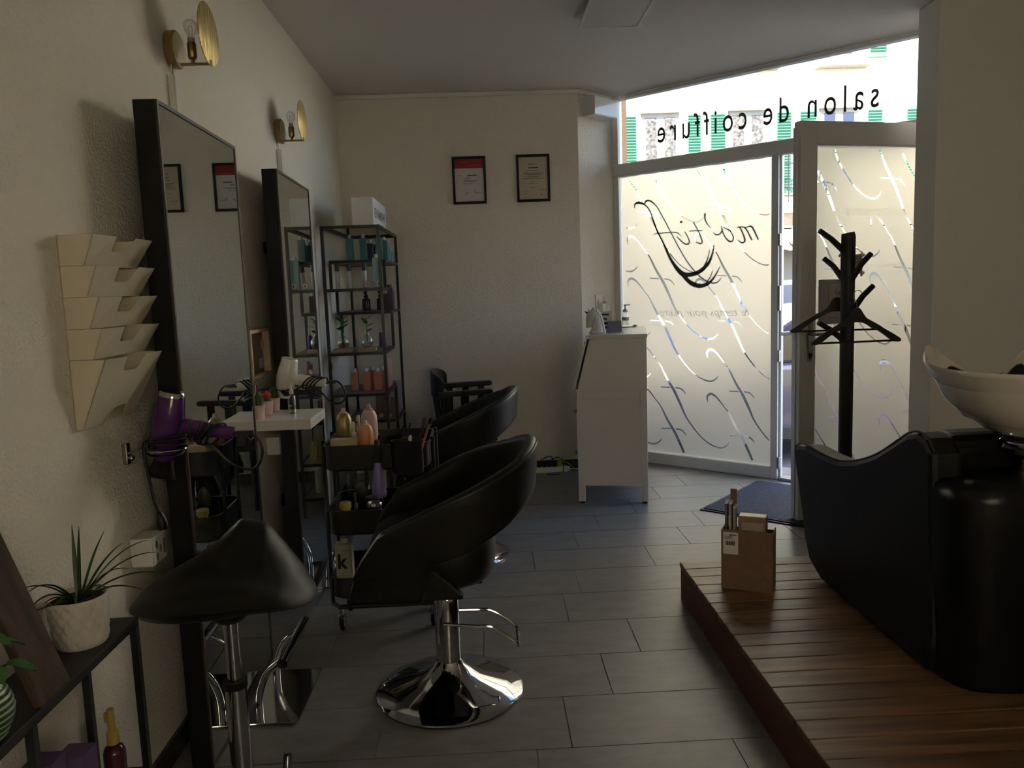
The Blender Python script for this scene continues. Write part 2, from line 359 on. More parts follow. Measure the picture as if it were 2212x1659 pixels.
DH = [(1708, 161), (1705, 286), (1733, 475), (1729.5, 592), (1736, 794), (1736, 917), (1853, 160), (1853, 278), (1881, 471), (1879, 595), (1901, 784), (1899, 901)]
def dfilm(x, y): return dsz(x, y, -0.03)
drect = (0.105, LEAFW-0.105, 0.14, DTOP-0.125)
film_d = filled([[(drect[0], drect[2]), (drect[1], drect[2]), (drect[1], drect[3]), (drect[0], drect[3])]]+motif_holes(DH, 0.229, 0.282, dfilm, drect))
for v in film_d.vertices: v.co = DP(v.co.x, v.co.y, -0.03)

def wfn(off): return lambda a, z, w: tuple(WP(a, z, off))
def dfn(off): return lambda a, z, w: tuple(DP(a, z, off))
def span(fn, a, b):
    q, r = fn(*a), fn(*b); return min(q[0], r[0]), max(q[0], r[0])
GLT = -0.0378                                        # outer face of the glass where the vinyl letters sit
s0, s1 = span(lambda x, y: wsz(x, y, GLT), (1420, 283), (1899, 200))
txt_salon = place_text(text_mesh('salon de coiffure', 1.42, bold=0.006), wfn(GLT), s0, s1, 2.432, 0.235, True)
s0, s1 = span(lambda x, y: wsz(x, y, -0.04), (1426, 672), (1620, 672))
z_t = wsz(1520, 678, -0.04)[1]
txt_tag = place_text(text_mesh('le temps pour plaire', 1.0, 0.35, -0.004), wfn(-0.0292), s0, s1, z_t-0.015, 0.085, True)
def dtext(body, a, b, y, zh, shear=0.0):
    q0, q1 = span(lambda x, yy: dsz(x, yy, -0.045), (a, y), (b, y)); return place_text(text_mesh(body, 1.0, shear, -0.004), dfn(-0.0312), q0, q1, dsz((a+b)/2, y, -0.045)[1], zh, True)
door_txt = [dtext('morgane haumoz', 1822, 1952, 465, 0.085, 0.3), dtext('077 468 23 87', 1902, 1952, 503, 0.036), dtext('lundi ferm\u00e9', 1904, 1952, 520, 0.036), dtext("Rue de l'H\u00f4pital 7", 1889, 1949, 577, 0.036), dtext('1920 Martigny', 1900, 1949, 592, 0.036)]
txt_sign = text_mesh('KEVIN.MURPHY', 0.95, 0, 0.006); txt_shelf = text_mesh('KEVIN.MURPHY', 0.95)
txt_k = text_mesh('k', 1, 0, 0.035)
txt_lines = {k: text_mesh(k, 1.0) for k in ('BREVET', 'coiffeuse', 'certificat de capacit\u00e9')}

# ================================================================== SETTING
ZC = 2.815
JX = (0.751, 5.917); JB = tuple(WP(-0.80, 0)[:2])                     # reveal corner, window jamb
XR, YREAR = 3.30, -2.2
HINGE = tuple(DP(LEAFW, 0)[:2]); PX0, PYF, PYN = 2.423, 4.38, 4.17      # partition pillar
def clip(poly, n, d):                                                  # keep n.p <= d
    out = []
    for i in range(len(poly)):
        a, b = poly[i], poly[(i+1) % len(poly)]; da = n[0]*a[0]+n[1]*a[1]-d; db = n[0]*b[0]+n[1]*b[1]-d
        if da <= 0: out.append(a)
        if (da < 0 < db) or (db < 0 < da): t = da/(da-db); out.append((a[0]+(b[0]-a[0])*t, a[1]+(b[1]-a[1])*t))
    return out
WNd = (-WN[0], -WN[1]); WNk = -(WN[0]*W0[0]+WN[1]*W0[1])               # outside of the window line: WNd.p > WNk
fl = [(-1.0, YREAR), (XR, YREAR), (XR, 4.0)]+[tuple(WP(1.9, 0, -0.06)[:2]), tuple(WP(-0.86, 0, -0.06)[:2]), JX, (-1.0, 5.917)]
xyz = lambda a, b, w: (a, b, w)
floor = struct('floor', MB().prism(fl, -0.12, -0.004, xyz), m_grout, smooth=None)
TW, TH = 0.603, 0.3025; offs = {-1: .115, 0: .225, 1: .40, 2: .559, 3: .317, 4: .405, 5: .216, 6: .47, 7: .03, 8: .30, 9: .52, 10: .16, 11: .36, 12: .58}
full = bx(0, TW-0.004, 0, TH-0.004, -0.006, 0.0).mesh('tile'); full.materials.append(m_tile)
def region_ok(poly):
    p = clip(poly, (-1, 0), 0.998); p = clip(p, (1, 0), XR) if p else p
    p = clip(p, (0, 1), 5.915) if p and min(q[0] for q in p) < JX[0] else p
    if p: p = clip(p, WNd, WNk-0.005)
    if p and max(q[1] for q in p) > 5.917 : p = clip(p, (-0.70, 0.714), -0.70*JX[0]+0.714*JX[1])
    return p
for k in range(-9, 14):
    y = 2.247+TH*k; off = offs.get(k, (k*0.237) % TW)
    for j in range(-4, 7):
        x = off+TW*(j-1)
        poly = [(x, y), (x+TW-0.004, y), (x+TW-0.004, y+TH-0.004), (x, y+TH-0.004)]
        if x > 0.9 and x+TW < XR and y+TH < 3.2 and y > 0.3: continue          # under the platform
        if y < 0.6 and (k % 1 == 0) and y+TH < 0.6: continue                   # far behind the lens: plain floor
        p = region_ok(poly)
        if not p or len(p) < 3: continue
        if len(p) == 4 and all(abs(a[0]-b[0])+abs(a[1]-b[1]) < 1e-6 for a, b in zip(p, poly)):
            o = bpy.data.objects.new('tile', full); COL.objects.link(o); o.location = (x, y, 0)
        else:
            cx = sum(q[0] for q in p)/len(p); cyy = sum(q[1] for q in p)/len(p)
            me = MB().prism([(a-cx, b-cyy) for a, b in p], -0.006, 0.0, xyz).mesh('tile'); me.materials.append(m_tile)
            o = bpy.data.objects.new('tile', me); COL.objects.link(o); o.location = (cx, cyy, 0)
        o.parent = floor
struct('wall_left', bx(-1.14, -1.0, YREAR, 6.06, 0, ZC), m_wall, smooth=None)
struct('wall_back', bx(-1.0, JX[0], 5.917, 6.06, 0, ZC), m_wall, smooth=None)
struct('wall_reveal', MB().prism([JX, JB, tuple(WP(-0.80, 0, -0.14)[:2]), (JX[0], 6.30)], 0, ZC, xyz), m_wall, smooth=None)
struct('wall_right', bx(XR, XR+0.14, YREAR, 4.17, 0, ZC), m_plain, smooth=None)
struct('wall_pillar', bx(PX0, XR+0.14, PYN, PYF, 0, ZC), m_plain, smooth=None, bevel=0.006)
RW = (0.3, 1.75, 1.1, 2.1)                                           # unseen window added behind the camera, sized as fill light
wr = MB(); yr0, yr1 = YREAR-0.14, YREAR
wr.box(-1.14, RW[0], yr0, yr1, 0, ZC); wr.box(RW[1], XR+0.14, yr0, yr1, 0, ZC); wr.box(RW[0], RW[1], yr0, yr1, 0, RW[2]); wr.box(RW[0], RW[1], yr0, yr1, RW[3], ZC)
struct('wall_rear', wr, m_plain, smooth=None)
fill_win = struct('fill_window')
fm = MB(); fm.box(RW[0], RW[1], yr0+.03, yr1-.03, RW[2], RW[2]+.06); fm.box(RW[0], RW[1], yr0+.03, yr1-.03, RW[3]-.06, RW[3])
for a in (RW[0], (RW[0]+RW[1])/2-.03, RW[1]-.06): fm.box(a, a+.06, yr0+.03, yr1-.03, RW[2]+.06, RW[3]-.06)
obj('fill_window_frame', fm, m_pvc, fill_win, smooth=None)
obj('fill_pane', bx(RW[0]+.05, RW[1]-.05, yr0+.068, yr0+.072, RW[2]+.05, RW[3]-.05), m_fill_opal, fill_win, smooth=None)
cl = [(-1.14, YREAR-.14), (XR+.14, YREAR-.14), (XR+.14, 4.1), tuple(WP(2.2, 0, -0.10)[:2]), tuple(WP(-0.95, 0, -0.10)[:2]), (0.6, 6.3), (-1.14, 6.06)]
struct('ceiling', MB().prism(cl, ZC, ZC+0.2, xyz), m_ceil, smooth=None)
struct('building_upper_floors', MB().prism(cl+[], ZC+0.2, 9.6, xyz), m_plain, smooth=None)
struct('baseboard_back', bx(-0.6, JX[0]-0.002, 5.905, 5.917, 0, 0.077), m_basetile, smooth=None, bevel=0.001)
struct('baseboard_left', bx(-1.0, -0.989, 0.3, 5.9, 0, 0.075), m_basetile, smooth=None, bevel=0.001)
struct('baseboard_reveal', MB().prism([JX, tuple(WP(-0.80, 0)[:2]), tuple(WP(-0.785, 0)[:2]), (JX[0]+0.012, 5.909)], 0, 0.077, xyz), m_basetile, smooth=None)
struct('trim_1', bx(-1.0, JX[0]+0.02, 5.893, 5.917, ZC-0.032, ZC-0.002), m_plain, smooth=None, bevel=0.002)
t2 = MB().prism([(JX[0]+0.02, 5.893), (JB[0]+0.015, JB[1]-0.025), JB, JX], ZC-0.032, ZC-0.002, xyz); struct('trim_2', t2, m_plain, smooth=None)

# ---- shop window
win = struct('window_1')
def wbox(name, s0, s1, z0, z1, t0, t1, mat, parent, bevel=0.004):
    return obj(name, MB().prism([(s0, z0), (s1, z0), (s1, z1), (s0, z1)], t0, t1, lambda a, b, w: tuple(WP(a, b, w))), mat, parent, smooth=None, bevel=bevel)
SH = 1.617                                                             # hinge position along the window
wbox('jamb', -0.80, -0.752, 0, 2.79, -0.06, 0.0, m_pvc, win)
wbox('mullion', 0.462, 0.512, 0, 2.217, -0.06, 0.0, m_pvc, win)
wbox('mullion_rebate', 0.512, 0.528, 0, 2.217, -0.06, -0.022, m_pvc, win)
wbox('bottom_rail', -0.752, 0.462, 0, 0.085, -0.06, 0.0, m_pvc, win)
wbox('transom', -0.80, SH+0.25, 2.217, 2.315, -0.06, 0.006, m_pvc, win, 0.012)
wbox('header', -0.80, SH+0.25, 2.790, ZC-0.001, -0.06, 0.0, m_pvc, win)
wbox('header_bead', -0.80, SH+0.25, ZC-0.012, ZC-0.001, 0.0, 0.02, m_pvc, win, 0.003)
wbox('jamb_right', SH, SH+0.25, 0, 2.79, -0.06, 0.0, m_pvc, win)
th = wbox('threshold', 0.528, SH, 0.0, 0.022, -0.07, 0.02, m_steel, win)
pu = wbox('pane', -0.752, SH, 2.315, 2.79, -0.036, -0.032, m_pane, win, None)
pl = wbox('pane', -0.752, 0.462, 0.085, 2.217, -0.036, -0.030, m_pane, win, None)
obj('film', film_w, m_film, pl, smooth=None)
obj('lettering', txt_salon, plastic('letter_grey', (0.055, 0.05, 0.05), 0.6), pu, smooth=None)
m_logo = plastic('logo_aubergine', (0.035, 0.03, 0.06), 0.6)
LZ = 320/1770.0
def lz(x, y): return wsz(1340+x*LZ, 420+y*LZ, -0.041)
logo = MB()
def lstroke(pts, ws, n=5):
    c = smoothpts(pts, n); w = np.interp(np.linspace(0, 1, len(c)), np.linspace(0, 1, len(ws)), ws)
    o = ribbon([lz(*q) for q in c], [x*LZ*0.0036 for x in w]); k = len(c)
    P = [tuple(WP(a, b, -0.0345)) for a, b in o]; logo.add(P, [(i, i+1, 2*k-2-i, 2*k-1-i) for i in range(k-1)])
lstroke([(180, 170), (182, 120), (225, 98), (290, 120), (360, 200), (430, 400), (520, 580), (620, 790), (740, 940), (850, 955), (960, 915), (1060, 820), (1110, 700), (1125, 600)], [8, 20, 30, 24, 20, 22, 26, 34, 60, 48, 48, 36, 22, 10])
lstroke([(700, 880), (770, 980), (860, 1060), (960, 1090), (1060, 1060), (1140, 970), (1200, 850)], [10, 44, 56, 50, 36, 20, 6])
lstroke([(295, 115), (320, 75), (370, 80), (440, 140), (520, 280), (610, 450), (700, 620), (800, 790), (900, 920), (1000, 1010), (1100, 1055), (1170, 1045), (1215, 990)], [14, 24, 18, 14, 14, 14, 14, 14, 14, 14, 16, 14, 6])
lstroke([(1000, 870), (1050, 770), (1075, 660)], [18, 16, 8]); lstroke([(1030, 1050), (1080, 990), (1110, 900)], [14, 14, 6])
lstroke([(405, 472), (560, 455), (680, 455), (735, 495)], [10, 12, 12, 6])
lstroke([(680, 500), (720, 540), (780, 590), (830, 580), (820, 520), (775, 440)], [10, 14, 16, 18, 16, 10]); lstroke([(722, 330), (735, 325), (748, 335)], [20, 26, 18])
lstroke([(880, 330), (940, 440), (985, 560), (960, 585), (905, 565)], [14, 14, 16, 16, 8]); lstroke([(830, 438), (910, 432), (990, 432)], [10, 12, 10])
lstroke([(1020, 225), (1020, 290), (1045, 350), (1085, 395)], [26, 18, 14, 8])
lstroke([(1115, 450), (1150, 480), (1195, 470), (1220, 430), (1215, 380)], [8, 14, 16, 14, 12])
lstroke([(1215, 380), (1240, 470), (1290, 545), (1340, 560), (1355, 510), (1310, 430), (1240, 395)], [12, 14, 16, 16, 16, 14, 10])
lstroke([(1410, 540), (1460, 575), (1495, 550), (1470, 460), (1430, 390), (1400, 400)], [8, 16, 20, 18, 16, 8]); lstroke([(1430, 390), (1500, 400), (1580, 545)], [12, 16, 18]); lstroke([(1500, 400), (1570, 380), (1620, 460), (1655, 540)], [10, 18, 20, 14])
obj('logo_lettering', logo, m_logo, pl, smooth=None)
obj('lettering', txt_tag, faint_vinyl('tagline_grey', (.12, .11, .11), .45), pl, smooth=None)
for z in (1.62, 1.18, 0.83, 0.08): wbox('striker_plate', 0.508, 0.526, z, z+(0.17 if z == 1.18 else 0.08), -0.022, 0.002, m_steel, win, 0.002)
wbox('closer_bracket', 0.60, 0.74, 2.204, 2.217, -0.05, -0.02, m_steel, win, 0.002)

# ---- open door leaf
door = struct('door_1')
def dbox(name, s0, s1, z0, z1, t0, t1, mat, parent, bevel=0.004):
    return obj(name, MB().prism([(s0, z0), (s1, z0), (s1, z1), (s0, z1)], t0, t1, lambda a, b, w: tuple(DP(a, b, w))), mat, parent, smooth=None, bevel=bevel)
dbox('stile', 0, 0.105, 0.012, DTOP, -0.065, 0, m_pvc, door); dbox('stile', LEAFW-0.105, LEAFW, 0.012, DTOP, -0.065, 0, m_pvc, door)
dbox('rail', 0.105, LEAFW-0.105, DTOP-0.125, DTOP, -0.065, 0, m_pvc, door); dbox('rail', 0.105, LEAFW-0.105, 0.012, 0.14, -0.065, 0, m_pvc, door)
dbox('edge_lip', -0.006, 0.0, 0.03, DTOP-0.03, -0.065, -0.03, m_pvc, door)
dp = dbox('pane', 0.105, LEAFW-0.105, 0.14, DTOP-0.125, -0.040, -0.033, m_pane, door, None)
obj('film', film_d, m_film, dp, smooth=None)
m_faint = faint_vinyl('door_letter_grey', (.3, .28, .26), .30)
for t in door_txt: obj('lettering', t, m_faint, dp, smooth=None)
hp = dbox('handle_plate', 0.050, 0.082, 0.93, 1.17, 0, 0.008, m_steel, door, 0.003)
hm = MB(); hm.tube(smoothpts([DP(.066, 1.085, .006), DP(.066, 1.085, .05), DP(.085, 1.085, .058), DP(.20, 1.083, .058)], 4), 0.010, 10); obj('lever', hm, m_steel, hp)
hm = MB(); hm.cyl(DP(.066, .965, .006), DP(.066, .965, .014), 0.011, n=14); hm.obox(DP(.066, .952, .011), (.008, .006, .02), (DE, DN, (0, 0, 1))); obj('lock_cylinder', hm, m_seal, hp)
hm = MB(); hm.tube(smoothpts([DP(.04, 1.085, -.065), DP(.04, 1.085, -.11), DP(.02, 1.085, -.12), DP(-.035, 1.085, -.12)], 4), 0.011, 10); obj('lever', hm, m_steel, door)

# ================================================================== OUTSIDE
m_asph = M('asphalt', (0.11, 0.11, 0.115), 0.9, noise=(8, 0.2))
struct('street', bx(-30, 40, 5.0, 17.86, -0.42, -0.30), m_asph, smooth=None)
struct('outside_step', MB().prism([(-0.8, -0.05), (3, -0.05), (3, -0.45), (-0.8, -0.45)], 0, 1, lambda a, b, w: tuple(WP(a, -0.3+0.28*w, b-0.02))), M('pavement', (0.25, 0.24, 0.23), 0.9, noise=(20, .15)), smooth=None)
YF = 18.0
bld = thing('apartment_building', 'white sunlit apartment house with green louvred shutters across the street', 'building', (6, YF, -0.3))
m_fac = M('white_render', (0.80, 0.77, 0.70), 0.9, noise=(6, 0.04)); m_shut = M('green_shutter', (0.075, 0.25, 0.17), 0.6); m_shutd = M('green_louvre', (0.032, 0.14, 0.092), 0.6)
m_frame = M('window_white', (0.26, 0.255, 0.25), 0.5); m_curtain = M('lace_curtain', (0.065, 0.067, 0.077), 0.9, noise=(16, 0.8)); m_bluewin = M('blue_drape', (0.015, 0.022, 0.06), 0.4)
m_stone = M('stone_ledge', (0.26, 0.235, 0.20), 0.9, noise=(10, .1)); m_shop = M('shop_wall', (0.20, 0.195, 0.185), 0.7)
obj('wall', bx(-14, 28, YF, YF+6, 3.05, 14), m_fac, bld, smooth=None)
obj('shopfront', bx(-14, 28, YF+0.25, YF+6, -0.3, 3.05), m_shop, bld, smooth=None)
obj('ledge', bx(-14, 28, YF-0.35, YF+0.05, 2.86, 3.06), m_fac, bld, smooth=None)
obj('cornice', bx(-14, 28, YF-0.18, YF+0.1, 2.55, 2.86), m_stone, bld, smooth=None)
aw = MB(); n = 60
pts = [(-2+0.25*i, 2.05-(0.06 if i % 2 else 0)) for i in range(n)]
aw.prism([(-2, 2.5)]+[(p[0], p[1]) for p in pts]+[(pts[-1][0], 2.5)], YF-0.9, YF-0.88, lambda a, b, w: (a, w, b)); obj('awning_valance', aw, m_stone, bld, smooth=None)
obj('awning_top', MB().prism([(YF-0.9, 2.48), (YF+0.2, 2.62), (YF+0.2, 2.58), (YF-0.9, 2.45)], -2, 12.6, lambda a, b, w: (w, a, b)), m_stone, bld, smooth=None)
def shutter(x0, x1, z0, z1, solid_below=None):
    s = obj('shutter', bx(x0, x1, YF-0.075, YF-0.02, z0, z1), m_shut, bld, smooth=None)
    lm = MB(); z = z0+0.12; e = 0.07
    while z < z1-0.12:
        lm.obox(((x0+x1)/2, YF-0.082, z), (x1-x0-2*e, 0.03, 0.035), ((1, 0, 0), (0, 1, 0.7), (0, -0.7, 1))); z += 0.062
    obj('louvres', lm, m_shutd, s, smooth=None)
def fwindow(x0, x1, z0, z1, curtain):
    w = obj('window', bx(x0, x1, YF-0.03, YF+0.02, z0, z1), m_frame, bld, smooth=None); xm = (x0+x1)/2
    for a, b in ((x0+0.09, xm-0.09), (xm+0.09, x1-0.09)): obj('pane', bx(a, b, YF-0.045, YF-0.028, z0+0.08, z1-0.1), curtain, w, smooth=None)
    obj('window_hood', bx(x0-0.04, x1+0.04, YF-0.14, YF+0.02, z1, z1+0.06), m_fac, bld, smooth=None)
def fx(px): return PY(px, 240, YF)[0]
zt, zb = 5.19, 3.32
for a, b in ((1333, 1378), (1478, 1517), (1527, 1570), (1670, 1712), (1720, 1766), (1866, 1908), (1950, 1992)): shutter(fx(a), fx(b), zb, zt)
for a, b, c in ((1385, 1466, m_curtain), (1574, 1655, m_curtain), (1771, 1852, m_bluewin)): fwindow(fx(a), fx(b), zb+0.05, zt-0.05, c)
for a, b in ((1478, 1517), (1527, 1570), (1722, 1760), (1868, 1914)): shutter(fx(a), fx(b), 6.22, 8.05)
for a, b in ((1574, 1655), (1768, 1845)):
    fwindow(fx(a), fx(b), 6.24, 8.0, m_curtain)
    obj('window_sill', bx(fx(a)-0.1, fx(b)+0.25, YF-0.32, YF+0.02, 6.0, 6.1), m_stone, bld, smooth=None)
rl = MB()
for i in range(14): x = 6.3+0.14*i; rl.cyl((x, YF-0.5, 3.06), (x, YF-0.5, 4.1), 0.014, n=6)
for z in (3.2, 3.45, 3.9, 4.1): rl.box(6.25, 8.25, YF-0.515, YF-0.485, z-0.012, z+0.012)
for i in range(13): rl.tube([(6.37+0.14*i+0.05*math.cos(a), YF-0.5, 3.33+0.05*math.sin(a)) for a in np.arange(8)*PI/4], 0.008, 5, True)
obj('balcony_railing', rl, m_blkmetal, bld)
obj('balcony_slab', bx(6.2, 8.3, YF-0.55, YF, 2.98, 3.06), m_fac, bld, smooth=None)
rs = PY(1722, 510, YF-.94)
o = MB().lathe([(0.001, -0.02), (0.2, -0.02), (0.2, 0.02), (0.17, 0.025), (0.001, 0.025)], 28, rs, (0, -1, 0)); tag(obj('round_sign', o, m_white, loc=(rs[0], rs[1], rs[2])), 'round white shop sign hanging under the striped awning', 'sign')
tb = thing('neighbour_house', 'tan rendered house corner next to the shop window', 'building', (0.5, 9, -0.3))
q = PY(1354, 300, 9.0)
obj('wall', bx(-6, q[0], 9.0, 12, -0.3, 8), M('tan_render', (0.30, 0.19, 0.11), 0.9, noise=(12, 0.08), bump=(60, .2)), tb, smooth=None)
obj('eave', bx(-6, q[0]+0.05, 8.95, 12, 5.0, 5.07), m_stone, tb, smooth=None)
def car(name, label, x0, y0, L, w, h, body, glass, flip=False):
    t = thing(name, label, 'car', (x0+L/2, y0+w/2, -0.3)); z = -0.3
    f = (lambda u: x0+L-u) if flip else (lambda u: x0+u)
    low = [(0.05, .32), (0.0, .55), (.12, .78), (.95, .92), (L-.35, .96), (L-.02, .80), (L, .45), (L-.1, .24), (.3, .22)]
    obj('body', MB().prism([(f(a), z+b) for a, b in low], y0, y0+w, lambda a, b, ww: (a, ww, b)), body, t, smooth=None, bevel=0.05)
    cab = [(.85, .90), (1.55, h-.08), (2.0, h), (L-1.0, h-.02), (L-.45, .93)]
    obj('cabin', MB().prism([(f(a), z+b) for a, b in cab], y0+.10, y0+w-.10, lambda a, b, ww: (a, ww, b)), body, t, smooth=None, bevel=0.06)
    gl = [(1.08, .95), (1.6, h-.12), (2.45, h-.07), (2.45, .97)]; gr = [(2.53, .97), (2.53, h-.07), (L-1.1, h-.10), (L-.72, .97)]
    for g in (gl, gr): obj('side_window', MB().prism([(f(a), z+b) for a, b in g], y0+.085, y0+.10, lambda a, b, ww: (a, ww, b)), glass, t, smooth=None)
    for u in (.85, L-.85):
        wm = MB().lathe([(.01, 0), (.32, 0), (.33, .02), (.33, .18), (.32, .2), (.01, .2)], 28, (f(u), y0-.01, z+.33), (0, 1, 0)); wh = obj('wheel', wm, m_seal, t)
        obj('hubcap', MB().lathe([(.01, 0), (.2, 0), (.19, -.02), (.01, -.03)], 20, (f(u), y0-.012, z+.33), (0, 1, 0)), m_steel, wh)
    obj('sill_trim', bx(x0+1.2, x0+L-1.2, y0-.012, y0+.02, z+.24, z+.34), m_seal, t, smooth=None)
    obj('door_handle', bx(f(2.62)-.09, f(2.62)+.09, y0-.03, y0, z+.80, z+.83), body, t, smooth=None, bevel=.01)
    return t
car('car', 'dark violet hatchback parked right outside the shop door', 1.35, 7.0, 4.0, 1.7, 1.43, M('violet_paint', (0.05, 0.045, 0.075), 0.2, coat=0.6), M('tinted_glass', (0.012, 0.012, 0.014), 0.08))
car('car', 'blue car parked along the far side of the street', 3.2, 12.0, 4.2, 1.75, 1.67, M('blue_paint', (0.10, 0.19, 0.42), 0.2, coat=0.6), M('blue_glass', (0.02, 0.06, 0.14), 0.08), True)

# ================================================================== LARGE OBJECTS
# ---- wooden platform
plat = thing('wooden_platform', 'low platform of red-brown varnished planks under the wash chair', 'platform', (1.9, 2.3, 0))
P0x, P1x, Pyf, Pyn, PZt = 0.83, 3.20, 3.338, 0.55, 0.17
obj('frame', bx(P0x+0.04, P1x, Pyn+0.02, Pyf-0.03, 0.001, PZt-0.023), M('dark_batten', (0.03, 0.015, 0.01), 0.8), plat, smooth=None)
obj('fascia', bx(P0x+0.004, P0x+0.024, Pyn, Pyf-0.004, 0.001, PZt-0.023), m_fascia, plat, smooth=None)
obj('fascia', bx(P0x+0.024, P1x, Pyf-0.026, Pyf-0.006, 0.001, PZt-0.023), m_fascia, plat, smooth=None)
bm_ = bx(0, P1x-P0x, -0.0446, 0.0446, -0.022, 0).mesh('board'); bm_.materials.append(m_board)
y = Pyf-0.046
while y > Pyn:
    o = bpy.data.objects.new('board', bm_); COL.objects.link(o); o.parent = plat
    o.location = frame_of(plat).inverted() @ Vector((P0x, y, PZt+random.uniform(-.0012, 0)))
    bv = o.modifiers.new('bevel', 'BEVEL'); bv.width = 0.003; bv.segments = 2
    y -= 0.0925

# ---- styling mirrors
def mirror(y0, label, rot):
    t = thing('styling_mirror', label, 'mirror', (-0.89, y0+0.36, 0), group='styling mirrors on the left wall')
    xb, xf, h, w = -0.925, -0.86, 1.94, 0.72; e = 0.010
    obj('back_panel', bx(xb, xf-0.006, y0, y0+w, 0.002, h), m_blk, t, smooth=None, bevel=0.001)
    fm = MB(); fm.box(xf-0.006, xf, y0, y0+e, 0.002, h); fm.box(xf-0.006, xf, y0+w-e, y0+w, 0.002, h)
    fm.box(xf-0.006, xf, y0+e, y0+w-e, h-e, h); fm.box(xf-0.006, xf, y0+e, y0+w-e, 0.002, 0.002+e)
    obj('frame', fm, M('umber_edge', (0.05, 0.035, 0.03), 0.4), t, smooth=None)
    obj('mirror_glass', bx(xf-0.0055, xf-0.003, y0+e, y0+w-e, 0.002+e, h-e), m_mirror, t, smooth=None)
    t.rotation_euler[2] = rot
    for z in (0.4, 1.6): obj('wall_bracket', bx(-1.0, xb, y0+.25, y0+.45, z, z+.05), m_blk, t, smooth=None)
mirror(2.235, 'tall black-framed styling mirror beside the file rack and purple hair dryer', 0.0153)
mirror(3.475, 'tall black-framed styling mirror next to the product rack and white hair dryer', 0.026)

def footrest(y0, label):
    t = thing('footrest', label, 'footrest', (-0.74, y0, 0), group='chrome footrests below the mirrors')
    obj('floor_plate', bx(-.842, -.655, y0-.185, y0+.185, 0.001, 0.010), M('polished_steel', (0.55, .55, .55), 0.10, 1.0), t, smooth=None, bevel=0.002)
    for s in (-1, 1):
        yy = y0+s*0.115
        obj('support_tube', MB().tube(smoothpts([(-.80, yy, .010), (-.795, yy, .08), (-.765, yy, .15), (-.70, yy, .20)], 6), 0.012, 12), m_chrome, t)
    obj('foot_bar', MB().cyl((-.70, y0-.17, .205), (-.70, y0+.17, .205), 0.017), m_chrome, t)
footrest(2.645, 'chrome footrest on a steel plate in front of the mirror by the stool')
footrest(3.845, 'chrome footrest on a steel plate in front of the mirror by the rack')

